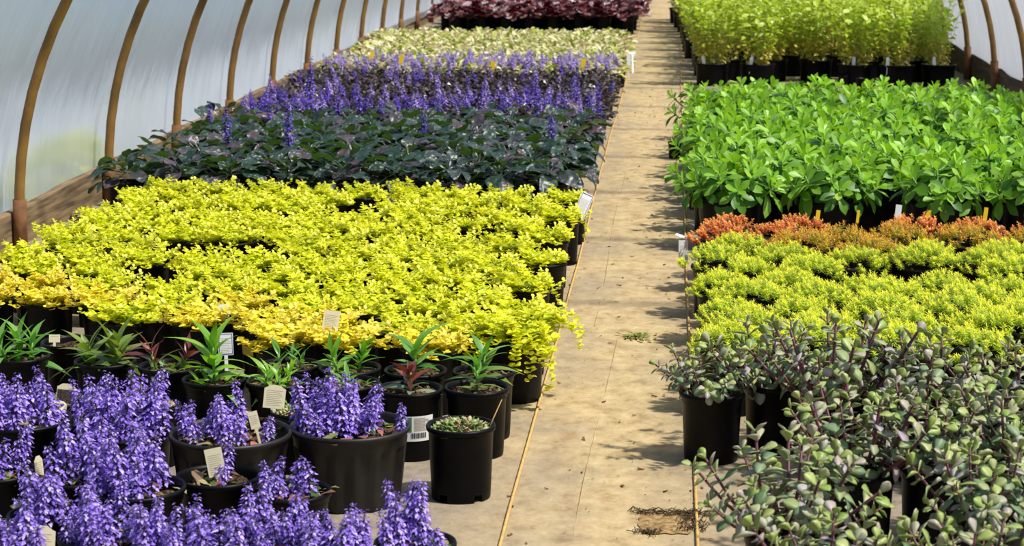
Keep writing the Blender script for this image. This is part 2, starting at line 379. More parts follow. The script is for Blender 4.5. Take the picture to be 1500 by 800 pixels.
def fleshy(L, W, T, shape='obov', droop=0.1, cup=0.2, ny=5):
    """thick succulent leaf with an upper and a lower skin"""
    f = SHAPES[shape]; V, Fc = [], []
    ts = [0, .25, .5, .7, .87, .96, 1.0] if ny > 4 else [j / ny for j in range(ny + 1)]
    ny = len(ts) - 1
    for t in ts:
        hw = max(0.05, f(t)) * W / 2; th = T * (0.5 + 0.5 * math.sin(math.pi * t))
        zc = -droop * L * t * t
        V += [(-hw, L * t, zc + cup * hw), (0, L * t, zc + th * 0.4), (hw, L * t, zc + cup * hw), (0, L * t, zc - th * 0.6)]
    for j in range(ny):
        a = 4 * j; b = a + 4
        for k in range(4): Fc.append((a + k, a + (k + 1) % 4, b + (k + 1) % 4, b + k))
    Fc += [(3, 2, 1, 0), (4 * ny, 4 * ny + 1, 4 * ny + 2, 4 * ny + 3)]
    return V, Fc
def mesh_of(tmpl, name, mat, smooth=True):
    b = FB(); b.add(tmpl, np.eye(4)); return b.build(name, [mat], smooth)

# ------------------------------------------------------------------ pots
def pot_mesh(name, r, h, taper=0.82, seg=36, lip=0.006, ribs=0, band=0.16, mat='pot', notch=0, wob=0.0):
    rb = r * taper
    prof = []                                                    # (radius, z), outside from the foot up, over the lip, down inside
    body = lambda z: rb + (r - lip - rb) * z / h
    z1 = h * (1 - band)
    prof += [(rb * 0.90, 0.0), (rb * 0.985, 0.0), (rb, 0.004), (body(h * 0.11), h * 0.11), (body(z1 * 0.6), z1 * 0.6), (body(z1), z1),
             (body(z1) + lip * 0.5, z1 + 0.003), (body(h) + lip * 0.2, h - 0.016), (r, h - 0.012), (r + 0.0015, h - 0.006), (r, h),
             (r - 0.005, h), (r - 0.008, h - 0.008), (body(h * 0.72) - 0.006, h * 0.72)]
    V, Fc = [], []
    for ri, (rr, z) in enumerate(prof):
        for k in range(seg):
            a = TAU * k / seg; q = rr
            if ribs and 2 <= ri <= 5: q += 0.0036 * (1 if (k // max(1, seg // (2 * ribs))) % 2 else -1)
            if wob: q *= 1 + wob * math.cos(2 * a + 0.7)
            V.append((q * math.cos(a), q * math.sin(a), z))
    n = len(prof)
    for j in range(n - 1):
        for k in range(seg):
            if notch and j in (1, 2) and (k % (seg // notch)) in (0, 1): continue   # drainage notches at the foot
            Fc.append((j * seg + k, j * seg + (k + 1) % seg, (j + 1) * seg + (k + 1) % seg, (j + 1) * seg + k))
    Fc.append(tuple(range(seg))[::-1])
    b = FB(); b.add((V, Fc), np.eye(4)); return b.build(name, [mat])
def soil_mesh(name, r, z, chips=0, seed=0):
    g = random.Random(seed); V, Fc = [(0, 0, z + 0.006)], []; seg = 20
    for ri, q in enumerate((0.35, 0.7, 1.0)):
        for k in range(seg):
            a = TAU * k / seg
            V.append((r * q * math.cos(a), r * q * math.sin(a), z + g.uniform(-0.004, 0.006)))
    for k in range(seg): Fc.append((0, 1 + k, 1 + (k + 1) % seg))
    for j in range(2):
        for k in range(seg): Fc.append((1 + j * seg + k, 1 + (j + 1) * seg + k, 1 + (j + 1) * seg + (k + 1) % seg, 1 + j * seg + (k + 1) % seg))
    b = FB(); b.add((V, Fc), np.eye(4))
    for _ in range(chips):
        a = g.uniform(0, TAU); q = r * 0.95 * math.sqrt(g.random()); s = g.uniform(0.003, 0.009)
        m = Matrix.Translation((q * math.cos(a), q * math.sin(a), z + 0.006)) @ Euler((g.uniform(-.5, .5), g.uniform(-.5, .5), g.uniform(0, 6))).to_matrix().to_4x4()
        b.box((-s, -s * .5, -s * .3), (s, s * .5, s * .3), 1, m)
    return b.build(name, ['soil', 'bark'], False)
SM_R, SM_H = 0.082, 0.177
P_SMALL = pot_mesh('nursery_pot', SM_R, SM_H, seg=28)
P_SMALLB = pot_mesh('nursery_pot', SM_R, SM_H, seg=28, band=0.10, mat='pot_dusty')
P_NOTCH = pot_mesh('nursery_pot', 0.081, 0.177, seg=40, taper=0.86, lip=0.004, band=0.07, notch=5)
MAT['pot_brown'] = plain('dusty_ribbed_plastic', (0.011, 0.009, 0.0075), 0.5, 0.4, 0.5, 14)
P_BIG = pot_mesh('nursery_pot', 0.14, 0.185, seg=64, taper=0.80, ribs=16, band=0.24, mat='pot_brown')
S_SMALL = soil_mesh('soil', 0.074, 0.155, 14, 1)
S_CHIP = soil_mesh('soil', 0.075, 0.158, 60, 2)
def potted(label, loc, pot=None, soil=None, rz=0.0, group=None, name='potted_plant', cat='potted plant', scale=1.0):
    t = thing(name, label, cat, loc, rz, group, scale)
    p = part('pot', pot or P_SMALL, t); part('soil', soil or S_SMALL, t)
    return t, p
ORD = ['first', 'second', 'third', 'fourth', 'fifth', 'sixth', 'seventh', 'eighth', 'ninth', 'tenth', 'eleventh', 'twelfth', 'thirteenth',
       'fourteenth', 'fifteenth', 'sixteenth', 'seventeenth', 'eighteenth', 'nineteenth', 'twentieth', 'twenty-first', 'twenty-second']

# ------------------------------------------------------------------ the setting
def plane(name, x0, x1, y0, y1, z, nx, ny, mat, rough=0.0):
    V, Fc = [], []
    for j in range(ny + 1):
        for i in range(nx + 1):
            V.append((x0 + (x1 - x0) * i / nx, y0 + (y1 - y0) * j / ny, z + (rng.uniform(-rough, rough) if rough else 0)))
    for j in range(ny):
        for i in range(nx): a = j * (nx + 1) + i; Fc.append((a, a + 1, a + nx + 2, a + nx + 1))
    b = FB(); b.add((V, Fc), np.eye(4)); return b.build(name, [mat])
WXL = lambda y: -2.615 - 0.006 * (y - 8)          # inner face of the left board
WXR = 2.28
floor = part('floor', plane('floor', -2.75, 2.4, 1.0, 32, 0, 60, 300, 'ground', 0.0012)); floor['kind'] = 'structure'
g_out = part('ground', plane('ground', -60, 60, -20, 120, -0.03, 4, 4, 'lawn')); g_out['kind'] = 'structure'

A, BZ, ZB = 2.45, 2.06, 0.10
XC = -0.195
def arch_x(z, side): # inside line of the hoop at height z
    q = max(0.0, min(1.0, (z - ZB) / BZ)); return XC + side * A * math.sqrt(1 - q * q)
def film(name, side, ztop):
    V, Fc = [], []; ys = np.linspace(2.5, 31, 229); nz = 20
    off = 0.034
    for j, y in enumerate(ys):
        ph = ((y - 7.89) / 1.335) % 1.0
        sag = 0.018 * math.sin(math.pi * ph)                     # drawn in between the hoops
        for i in range(nz + 1):
            z = 0.10 + (ztop - 0.10) * i / nz
            x = arch_x(z, side) + side * (off - sag * math.sin(math.pi * min(1, i / nz * 1.2)))
            x += side * 0.004 * math.sin(17 * z + 9 * y) * math.exp(-6 * min(ph, 1 - ph))
            V.append((x, y, z))
    for j in range(len(ys) - 1):
        for i in range(nz):
            a = j * (nz + 1) + i; Fc.append((a, a + nz + 1, a + nz + 2, a + 1))
    b = FB(); b.add((V, Fc), np.eye(4)); o = part(name, b.build(name, ['film'])); o['kind'] = 'structure'; return o
film('wall_left', -1, 1.45); film('wall_right', 1, 0.95)

def boards(name, side, h, z0, mat, joints):
    """the timber footing: one plank after another behind the hoops"""
    root = bpy.data.objects.new(name, None); COL.link(root); root['kind'] = 'structure'
    for k in range(len(joints) - 1):
        y0, y1 = joints[k] + 0.006, joints[k + 1] - 0.006
        b = FB(); t = 0.042
        V, Fc = [], []
        ys = np.linspace(y0, y1, 14)
        for y in ys:
            x = (WXL(y) if side < 0 else WXR) + 0.004 * math.sin(y * 3 + k)
            top = h + 0.005 * math.sin(y * 5 + k * 2)
            for (dx, z) in ((0, z0), (0, top - 0.006), (0.006, top), (t - 0.006, top), (t, top - 0.006), (t, z0)):
                V.append((x + side * dx, y, z))
        for j in range(13):
            for i in range(6): Fc.append((j * 6 + i, j * 6 + (i + 1) % 6, j * 6 + 6 + (i + 1) % 6, j * 6 + 6 + i))
        Fc += [tuple(range(6)), tuple(range(78, 84))]
        b.add((V, Fc), np.eye(4)); part('plank', b.build('plank', [mat], False), root)
boards('baseboard_left', -1, 0.155, -0.02, 'board', [3.0, 6.4, 9.05, 11.8, 14.5, 17.2, 19.9, 22.6, 25.3, 31])
boards('baseboard_right', 1, 0.20, -0.02, 'board_dark', [6.5, 9.2, 11.9, 14.6, 17.3, 20, 22.7, 31])

H0, HS = 7.89, 1.345
hoop_names = {0: 'brown pipe hoop nearest the camera, its left leg at the picture edge', 1: 'brown pipe hoop second from the front along the left film wall'}
for k in range(-1, 17):
    y = H0 + HS * k
    lab = hoop_names.get(k) or (f'brown pipe hoop {ORD[k]} from the front along the left film wall' if k > 0 else 'brown pipe hoop arching over the purple flowered pots, just off the picture')
    t = thing('greenhouse_hoop', lab, 'hoop', (0, y, 0), 0, 'greenhouse hoops')
    pts = []
    for a in np.linspace(0, math.pi, 49):
        pts.append((XC - (A - 0.0) * math.cos(a), 0, ZB + BZ * math.sin(a)))
    dx = WXL(y) + 0.006 - (XC - A) + 0.022
    pts = [(p[0] + (dx if i < 24 else 0) * (1 - i / 24 if i < 24 else 0) , p[1], p[2]) for i, p in enumerate(pts)]
    b = FB(); b.tube([(pts[0][0], 0, 0.02)] + pts + [(pts[-1][0], 0, 0.02)], 0.0205, 0, 0.5, 12); part('pipe', b.build('pipe', ['hoop']), t)
    for e in (0, -1):
        b = FB(); top = 0.205 if e == 0 else 0.25
        X = pts[e][0]; lean = [(X, 0, -0.02), (X, 0, 0.1), (arch_x(top, -1 if e == 0 else 1) + (dx if e == 0 else 0), 0, top)]
        b.tube(lean, 0.0275, 0, 0.5, 12); part('ground_sleeve', b.build('ground_sleeve', ['socket']), t)

# outside, seen blurred through the film
def leaf_ball(name, n, rx, ry, rz, lf, mat, seed):
    g = np.random.default_rng(seed)
    d = g.normal(size=(n, 3)); d /= np.linalg.norm(d, axis=1)[:, None]; d[:, 2] = np.abs(d[:, 2])
    p = d * np.array([rx, ry, rz]) * g.uniform(0.75, 1.03, (n, 1))
    b = FB(); b.add(lf, frame(p, np.arctan2(d[:, 1], d[:, 0]) - math.pi / 2, g.uniform(-.2, 1.0, n), g.uniform(-.6, .6, n), g.uniform(.7, 1.2, n)), 0, g.random(n))
    return b.build(name, [mat])
t = thing('shrub', 'yellow-green shrub blurred behind the left film near the first hoop', 'shrub', (-3.3, 9.75, -0.03))
part('foliage', leaf_ball('foliage', 1600, 0.35, 0.62, 0.33, leaf(0.06, 0.04, 2, 2), 'outleaf', 3), t, kind='stuff')
b = FB(); b.tube([(0, 0, 0), (0.02, 0, 0.3)], 0.03); part('stem', b.build('stem', ['stem_y']), t)

# cords that edge the aisle
def cord(label, x, y0, y1, seed):
    g = random.Random(seed); b = FB()
    ys = np.linspace(y0, y1, 60)
    b.tube([(x + g.uniform(-.0015, .0015) + 0.004 * math.sin(y * 0.9 + seed), y, 0.0045) for y in ys], 0.0042, 0, 0.5, 6)
    return tag(part('edging_cord', b.build('edging_cord', ['cord'])), label, 'cord')
cord('straw coloured cord along the left edge of the aisle', -0.357, 3.2, 30, 1)
cord('straw coloured cord along the right edge of the aisle', 0.066, 3.2, 30, 4)

# low folds in the ground cloth along the aisle
def fold(name, x0, x1, y0, y1, seed):
    gg = random.Random(seed); b = FB(); ys = np.linspace(y0, y1, 70)
    b.tube([(x0 + (x1 - x0) * (y - y0) / (y1 - y0) + .006 * math.sin(y * 2.1 + seed) + gg.uniform(-.001, .001), y, .0002 + .0012 * math.sin(y * 5.3 + seed)) for y in ys], .0017, 0, .5, 6)
    o = part(name, b.build(name, ['ground'])); o['kind'] = 'structure'
fold('trim_1', -.215, -.17, 3.4, 6.4, 1); fold('trim_2', -.245, -.235, 6.6, 11, 5)

# torn patch in the cloth
t = thing('torn_patch', 'torn square in the ground cloth showing bare soil, near the right cord', 'patch', at(975, 768))
g = random.Random(5); V = [(0, 0, 0.003)]; n = 28
for k in range(n):
    a = TAU * k / n; q = 0.062 / max(abs(math.cos(a)), abs(math.sin(a))) * g.uniform(.9, 1.06)
    V.append((q * math.cos(a) * 1.02, q * math.sin(a) * 1.25, 0.0025))
b = FB(); b.add((V, [(0, 1 + k, 1 + (k + 1) % n) for k in range(n)]), np.eye(4))
MAT['bare'] = plain('bare_soil', srgb(146, 120, 80), 0.95, 0.1, 0.55, 60, 0.6)
part('bare_soil', b.build('bare_soil', ['bare']), t)
MAT['fray'] = plain('frayed_cloth', srgb(84, 70, 52), 0.9, 0.1, 0.5, 50)
b = FB()
for k in range(320):
    side = g.random(); 
    if side < .45: x, y = g.uniform(-.08, .10), 0.076 + g.gauss(0, .010)
    elif side < .85: x, y = 0.062 + g.gauss(0, .018), g.uniform(-.06, .10)
    else: x, y = g.uniform(-.07, -.01), -0.075 + g.gauss(0, .006)
    a = g.uniform(0, TAU) if g.random() < .5 else (0.1 if side < .45 else 1.4); l = g.uniform(.008, .03)
    b.tube([(x, y, .004), (x + math.cos(a) * l * .5, y + math.sin(a) * l * .5, g.uniform(.004, .012)), (x + math.cos(a) * l, y + math.sin(a) * l, .004)], g.uniform(.0005, .0014), 0, .5, 3)
part('frayed_edge', b.build('frayed_edge', ['fray']), t, kind='stuff')

# litter on the cloth
MAT['crumb'] = plain('dry_crumb', srgb(128, 96, 58), 0.9, 0.1, 0.5, 40)
b = FB(); g = random.Random(8)
for k in range(520):
    y = 3.6 + 12 * g.random() ** 1.6; x = g.choice([g.gauss(-.05, .12), g.uniform(-.5, .1)]); s = .0012 + .0042 * g.random() ** 2.5
    m = Matrix.Translation((x, y, .003)) @ Euler((g.uniform(-.4, .4), g.uniform(-.4, .4), g.uniform(0, 6))).to_matrix().to_4x4()
    b.box((-s * 1.6, -s * .6, -s * .15), (s * 1.6, s * .6, s * .25), g.choice([0, 0, 0, 1]), m)
o = part('litter', b.build('litter', ['crumb', 'fray'], False)); tag(o, 'crumbs of bark and dry leaf scattered over the aisle', 'litter', kind='stuff')
def wilted(label, px, py, n, mat, seed, s=0.02):
    g = np.random.default_rng(seed); b = FB()
    p = np.c_[g.normal(0, s * .9, n), g.normal(0, s * 1.1, n), g.uniform(.003, .012, n)]
    b.add(leaf(s * .9, s * .35, 2, 3, 'lance', .2), frame(p, g.uniform(0, TAU, n), g.uniform(-.1, .5, n), g.uniform(-.6, .6, n)), 0, g.random(n))
    return tag(part('wilted_weed', b.build('wilted_weed', [mat])), label, 'weed').__setattr__('location', at(px, py))
wilted('wilted green weed lying in the middle of the aisle', 934, 495, 60, 'grassleaf', 1, .03)
wilted('small dry weed lying by the right cord beside the lime stonecrop', 988, 540, 18, 'basal', 2)
wilted('pale wilted leaves lying on the aisle near the bent white tag', 975, 360, 10, 'grassleaf', 3)
wilted('wilted leaf lying on the aisle beside the bugle bed', 885, 345, 8, 'grassleaf', 4, .014)

# ------------------------------------------------------------------ creeping jenny bed
def jenny(seed, mat, R=0.102, trail=0.0, nst=70):
    g = np.random.default_rng(seed); b = FB()
    lf = disc(0.0205, 0.0200)
    P, AZ, EL, S, T = [], [], [], [], []
    for k in range(nst):
        az = g.uniform(0, TAU); L = R * g.uniform(.3, 1.1); el = g.uniform(.1, 1.2)
        out = math.cos(az) > 0.1
        if trail and g.random() < trail: L *= 1.9
        n = max(4, int(L / 0.0125)); p = np.array([0.045 * math.cos(az) * g.random(), .045 * math.sin(az) * g.random(), 0.165])
        for i in range(n):
            e = el - 1.25 * (i / n) ** 1.5 * (1.0 + 1.2 * (L > R * 1.3))
            if i > n - 3 and L < R * 1.3: e = max(e, 0.5)
            p = p + 0.0125 * np.array([math.cos(az) * math.cos(e), math.sin(az) * math.cos(e), math.sin(e)])
            r = math.hypot(p[0], p[1])
            if r < 0.088 and p[2] < 0.168: p[2] = 0.168
            az += g.normal(0, .12)
            for sgn in (-1, 1):
                P.append(p.copy()); AZ.append(az - math.pi / 2 + sgn * (1.25 if i % 2 else .9)); EL.append(g.uniform(-.1, .5)); S.append(g.uniform(.65, 1.15) * (1.0 if i < n - 1 else .7))
                T.append(min(1, max(0, .25 + .55 * i / n + g.normal(0, .18))))
        P.append(p + np.array([0, 0, .004])); AZ.append(az); EL.append(1.0); S.append(.6); T.append(.9)
    b.add(lf, frame(np.array(P), AZ, EL, g.normal(0, .3, len(P)), S), 0, np.array(T))
    return b.build('foliage', [mat])
JEN = [jenny(s, 'jenny') for s in range(6)]; JENG = [jenny(20 + s, 'jenny_gold') for s in range(4)]
JTR = [jenny(40 + s, 'jenny', .092, .10, 74) for s in range(3)]
JBIG = jenny(60, 'jenny', .135, .4, 120)
g = random.Random(21)
jenny_pots = []
row = 0
for r in range(13):
    y = 5.43 + 0.232 * r
    cidx = 0
    for c in range(11):
        x = -0.465 - 0.203 * c - (0.09 if r % 2 else 0) + g.uniform(-.018, .018) + (0.03 if r % 2 == 0 and c == 0 else 0)
        yy = y + g.uniform(-.02, .02) + 0.018 * c
        if x < WXL(yy) + 0.36 or not in_view(x, yy, .2): continue
        if r == 0 and x < -1.15: continue
        if r == 1 and x < -1.62: continue
        if g.random() < 0.045 and c > 0 and r > 2: continue
        gold = r < 1 or (r == 1 and g.random() < .75) or (r < 4 and c > 5 and g.random() < .7) or (r < 3 and g.random() < .3)
        big = r == 0 and c == 0
        kind = 'golden' if gold else 'lime'
        lab = f'{kind} creeping jenny in a black pot, {ORD[cidx]} from the aisle, {ORD[r]} row back'
        if big: lab = 'lime creeping jenny spilling over its pot toward the aisle cord, nearest row'; yy = 5.60; x = -0.425
        t, p = potted(lab, (x, yy, 0), g.choice([P_SMALL, P_SMALLB]), S_SMALL, g.uniform(0, TAU) if not (c == 0) else g.uniform(-.4, .4), 'creeping jenny pots in the yellow bed', 'creeping_jenny')
        jenny_pots.append((t, p))
        me = JBIG if big else (JTR[r % 3] if c == 0 else (g.choice(JENG) if gold else g.choice(JEN)))
        if me in JEN or me in JENG: s = g.uniform(.88, 1.08)
        else: s = 1.0
        part('foliage', me, t, Matrix.Translation((0, 0, 0)) @ Matrix.Diagonal((s, s, 1 + (s - 1) * .3, 1)), 'stuff')
        cidx += 1

# ------------------------------------------------------------------ flower spikes
def floret_t(s=1.0):
    V = [(-.0012, 0, .001), (.0012, 0, .001), (.0016, .0055, .0012), (-.0016, .0055, .0012),         # tube
         (0, .0045, .0004), (-.0045, .0075, -.0018), (-.0025, .0100, -.0045), (0, .0085, -.0030), (.0045, .0075, -.0018), (.0025, .0100, -.0045), (-.0012, .0122, -.0078), (.0012, .0122, -.0078),
         (-.0014, .0060, .0030), (.0014, .0060, .0030)]
    Fc = [(0, 1, 2, 3), (4, 7, 6, 5), (4, 8, 9, 7), (7, 9, 11, 10), (7, 10, 6), (3, 2, 13, 12)]
    return [tuple(c * s for c in v) for v in V], Fc
def spike(seed, H, R, pet, whorls, per, bl=0.016, loose=0.0, stem0=0.02, fs=1.0):
    """one flower spike: stem, rings of lipped florets, dusky bracts"""
    g = np.random.default_rng(seed); b = FB()
    lean = g.normal(0, .012, 2)
    ax = lambda z: np.array([lean[0] * (z / H) ** 2, lean[1] * (z / H) ** 2, z])
    b.tube([ax(0), ax(H * .5), ax(H)], [.0022, .0018, .001], 1, .2, 5)
    P, AZ, EL, S, T = [], [], [], [], []; BP, BA, BE, BS, BT = [], [], [], [], []
    for w in range(whorls):
        q = w / (whorls - 1); z = stem0 + (H - stem0) * (q ** (.92)); env = (1 - .5 * q ** 3)
        for k in range(per if q < .8 else max(3, per - 3)):
            a = TAU * k / per + w * .9 + g.normal(0, .2); rr = R * env * g.uniform(.15, .62)
            if g.random() < loose: continue
            P.append(ax(z) + np.array([math.cos(a) * rr, math.sin(a) * rr, g.normal(0, .0035)])); AZ.append(a - math.pi / 2); EL.append(g.uniform(-.2, .5)); S.append(fs * env * g.uniform(.75, 1.15)); T.append(g.random())
        for k in range(5):
            a = TAU * k / 5 + w * .6; BP.append(ax(z - .003)); BA.append(a); BE.append(g.uniform(.0, .7)); BS.append(env * g.uniform(.7, 1.1)); BT.append(g.random())
    b.add(floret_t(1.0), frame(np.array(P), AZ, EL, g.normal(0, .3, len(P)), S), 0, np.array(T))
    b.add(leaf(bl, bl * .55, 2, 2, 'ovate', .25, .2), frame(np.array(BP), BA, BE, 0, BS), 1, np.array(BT))
    return b.build('flower_spike', [pet, 'bract'])
SPK = [spike(100 + i, h, .020, 'violet', int(h / .0092), 10, .016, fs=.95) for i, h in enumerate((.10, .115, .125, .14, .09, .075))]
SPK_TALL = [spike(130 + i, h, .019, 'violet_deep', int(h / .011), 8, .022, .22, .03, 1.15) for i, h in enumerate((.17, .2, .24))]
SPK_BZ = [spike(140 + i, h, .014, ('violet_deep', 'lilac')[i % 2], int(h / .010), 7, .013, .12, .02, 1.1) for i, h in enumerate((.12, .15, .13, .10))]
SPK_LI = [spike(150 + i, h, .017, 'lilac', int(h / .0095), 8, .012, .05, .015, 1.15) for i, h in enumerate((.10, .12, .09))]

# ------------------------------------------------------------------ large dark-leaved bugle
DK = [mesh_of(leaf(l, w, 4, 9, 'spoon', d, .12, .05, .055, .035), 'leaf', 'bigdark') for l, w, d in ((.095, .072, .35), (.11, .08, .5), (.085, .066, .25), (.075, .058, .1), (.108, .076, .7))]
g = random.Random(31)
bugles = []
rows = [8.74 + 0.25 * i for i in range(9)]
for r, y in enumerate(rows):
    cidx = 0
    for c in range(11):
        x = -0.50 - 0.232 * c - (0.1 if r % 2 else 0) + g.uniform(-.02, .02); yy = y + g.uniform(-.02, .02) - .015 * c
        if x < WXL(yy) + .20 or not in_view(x, yy, .2): continue
        t, p = potted(f'dark bronze large-leaved bugle, {ORD[cidx]} from the aisle in the {ORD[r]} row', (x, yy, 0), P_SMALL, S_SMALL, g.uniform(0, TAU), 'large dark bugle pots', 'large_leaf_bugle')
        cidx += 1
        bugles.append((x, yy, t))
        n = 30 if r < 5 else 25
        for k in range(n):
            q = k / n; a = k * 2.39996 + g.uniform(-.25, .25); el = -.25 + .95 * q + g.uniform(-.3, .3)
            pos = Vector((.035 * (1 - q) * math.cos(a), .035 * (1 - q) * math.sin(a), .165 + .075 * q + g.uniform(-.01, .02)))
            m = Matrix.Translation(pos) @ Matrix.Rotation(a - math.pi / 2, 4, 'Z') @ Matrix.Rotation(el, 4, 'X') @ Matrix.Rotation(g.uniform(-.6, .6), 4, 'Y') @ Matrix.Scale(g.uniform(.7, 1.1), 4)
            part('leaf', DK[k % 5], t, m)
def nearest(lst, x, y): return min(lst, key=lambda b: (b[0] - x) ** 2 + (b[1] - y) ** 2)
# the few tall spikes that stand out of the dark bed: pixel of base on the leaves, spike
for (px, py, k, s) in ((331, 215, 0, .85), (438, 228, 1, .95), (437, 150, 2, 1.0), (622, 205, 0, .7), (495, 178, 1, .75), (814, 210, 0, .75), (784, 172, 1, .85), (836, 158, 1, .8), (310, 182, 0, .6), (395, 185, 0, .65), (530, 165, 0, .8)):
    P_ = at(px, py, .25); bx, by, t = nearest(bugles, P_.x, P_.y)
    loc = Matrix.Rotation(-t.rotation_euler.z, 4, 'Z') @ Vector((P_.x - bx, P_.y - by, 0))
    part('flower_spike', SPK_TALL[k], t, Matrix.Translation((max(-.07, min(.07, loc.x)), max(-.07, min(.07, loc.y)), .23)) @ Matrix.Rotation(rnd.uniform(-.08, .08), 4, 'X') @ Matrix.Scale(s * 1.35, 4))

# ------------------------------------------------------------------ mounds of small leaves (bronze, cream-edged, burgundy)
def mound(seed, mat, n, R, z0, h, lf, elr=(-.2, .9), tint=None, smin=.7):
    g = np.random.default_rng(seed)
    a = g.uniform(0, TAU, n); q = np.sqrt(g.random(n)); z = z0 + h * (1 - q ** 2.2) * g.uniform(.55, 1.05, n)
    p = np.c_[R * q * np.cos(a), R * q * np.sin(a), z]
    b = FB(); b.add(lf, frame(p, a - math.pi / 2 + g.normal(0, .7, n), g.uniform(*elr, n) + .3 * (1 - q), g.normal(0, .4, n), g.uniform(smin, 1.15, n)), 0, g.random(n) if tint is None else tint(g, q, z))
    return b.build('foliage', [mat])
BZ_M = [mound(200 + i, 'bronze', 150, .125, .16, .075, leaf(.042, .026, 2, 3, 'spat', .3, .1, .03)) for i in range(4)]
VA_M = [mound(210 + i, 'varieg', 130, .13, .16, .08, leaf(.050, .031, 2, 4, 'spoon', .3, .15)) for i in range(4)]
g = random.Random(41)
def mass(rows, x0, pitch, name, words, group, meshes, rowfn, spikes=None, pot=None, stop=12, gap=0.0, edge=.17):
    for r, y in enumerate(rows):
        cidx = 0
        for c in range(stop):
            x = x0 - pitch * c - (pitch * .45 if r % 2 else 0) + g.uniform(-.02, .02); yy = y + g.uniform(-.025, .025)
            if x < WXL(yy) + edge or not in_view(x, yy, .2): continue
            if g.random() < gap: continue
            t, p = potted(f'{words}, {ORD[cidx]} from the aisle in the {ORD[r]} row', (x, yy, 0), pot or P_SMALL, S_SMALL, g.uniform(0, TAU), group, name)
            cidx += 1
            part('foliage', g.choice(meshes), t, None, 'stuff')
            for k in range(spikes(r, x) if spikes else 0):
                a = g.uniform(0, TAU); q = .085 * math.sqrt(g.random())
                part('flower_spike', g.choice(rowfn(r)), t, Matrix.Translation((q * math.cos(a), q * math.sin(a), .185)) @ Euler((g.uniform(-.12, .12), g.uniform(-.12, .12), 0)).to_matrix().to_4x4() @ Matrix.Scale(g.uniform(.75, 1.1), 4))
mass([11.12 + .245 * i for i in range(12)], -.46, .225, 'bronze_bugle', 'bronze bugle with thin violet spikes', 'bronze bugle pots', BZ_M, lambda r: SPK_BZ,
     lambda r, x: max(0, int(g.gauss((8, 7, 4.5, 3, 1.6, 1.2, 1, .8, .8, .8, .8, .8)[r], 1.2))))
mass([14.1 + .25 * i for i in range(4)], -.46, .23, 'lilac_bugle', 'cream-leaved bugle with upright lilac spikes', 'lilac bugle pots', VA_M, lambda r: SPK_LI, lambda r, x: (9, 7, 6, 3)[r] + g.randint(-1, 2))
mass([15.15 + .25 * i for i in range(12)], -.44, .23, 'cream_bugle', 'cream and green variegated bugle without flowers', 'cream bugle pots', VA_M, None)
# burgundy coral bells at the back
def lobed(L, W):
    V = [(0, 0, 0)]; n = 15
    for k in range(n):
        a = -2.5 + 5.0 * k / (n - 1); q = (1.0 if k % 3 else .72) * (0.5 + .0 * k)
        V.append((math.sin(a) * W * q, L * .42 + math.cos(a) * L * q, (.06 if k % 3 else -.03) * L - .15 * L * math.cos(a)))
    return V, [(0, 1 + k, 2 + k) for k in range(n - 1)]
HE_M = [mound(230 + i, 'heuch', 120, .16, .17, .14, lobed(.085, .085), (-.3, .7)) for i in range(4)]
mass([21.0 + .3 * i for i in range(14)], -.47, .25, 'coral_bells', 'burgundy coral bells with silvered leaves', 'coral bells pots', HE_M, None, edge=.30)
MG_M = [mound(240 + i, 'magenta', 60, .15, .17, .17, leaf(.035, .035, 2, 2, 'round'), (-.3, .7)) for i in range(2)]
for (px, py, i, w) in ((946, 6, 0, 'magenta flowered plant at the far end of the aisle, beside the coral bells'), (690, 1, 1, 'magenta flowered plant behind the coral bells by the film wall')):
    q = Vector(((-.45, 26.4, 0), (-1.9, 25.8, 0))[i]); t, p = potted(w, (q.x, q.y, 0), P_SMALL, S_SMALL, 0, None, 'magenta_flowers'); part('flower', MG_M[i], t, None, 'stuff')

# ------------------------------------------------------------------ right bed: broad-leaved green stonecrop
GL = [mesh_of(leaf(l, w, 2, 7, 'obov', d, .22, .0, .0, 0, .05), 'leaf', m) for l, w, d, m in
      ((.105, .042, .28, 'green'), (.115, .045, .45, 'green'), (.092, .038, .18, 'green'), (.074, .031, .1, 'green_tip'), (.050, .022, .0, 'green_tip'))]
GST = []
for i in range(3):
    b = FB(); b.tube([(0, 0, 0), (0, .004 * i, .09), (0, 0, .18)], [.0055, .005, .004], 0, .5, 6); GST.append(b.build('stem', ['green_stem']))
P_G = pot_mesh('nursery_pot', .135, .20, seg=40, taper=.82, band=.14)
S_G = soil_mesh('soil', .122, .17, 20, 4)
def stonecrop(t, g, nst, R=1.0):
    for k in range(nst):
        q = math.sqrt((k + .5) / nst); a = k * 2.39996 + g.uniform(-.2, .2); tilt = q * 1.02 + g.uniform(-.08, .08)
        base = Matrix.Translation((.06 * q * math.cos(a), .065 * q * math.sin(a), .165)) @ Matrix.Rotation(a - math.pi / 2, 4, 'Z') @ Matrix.Rotation(-tilt, 4, 'X') @ Matrix.Scale(g.uniform(.92, 1.12) * R * (1 - .12 * q), 4)
        st = part('stem', g.choice(GST), t, base)
        n = 16
        for i in range(n):
            f = i / (n - 1); aa = i * 2.39996 + k; z = .10 + .085 * f
            el = -.12 + 1.2 * f ** 1.3 + g.uniform(-.15, .15)
            me = GL[4] if i >= n - 3 else (GL[3] if i >= n - 7 else g.choice(GL[:3]))
            part('leaf', me, st, Matrix.Translation((0, 0, z)) @ Matrix.Rotation(aa, 4, 'Z') @ Matrix.Rotation(el, 4, 'X') @ Matrix.Rotation(g.uniform(-.3, .3), 4, 'Y') @ Matrix.Scale(g.uniform(.85, 1.12), 4))
g = random.Random(51)
gi = 0
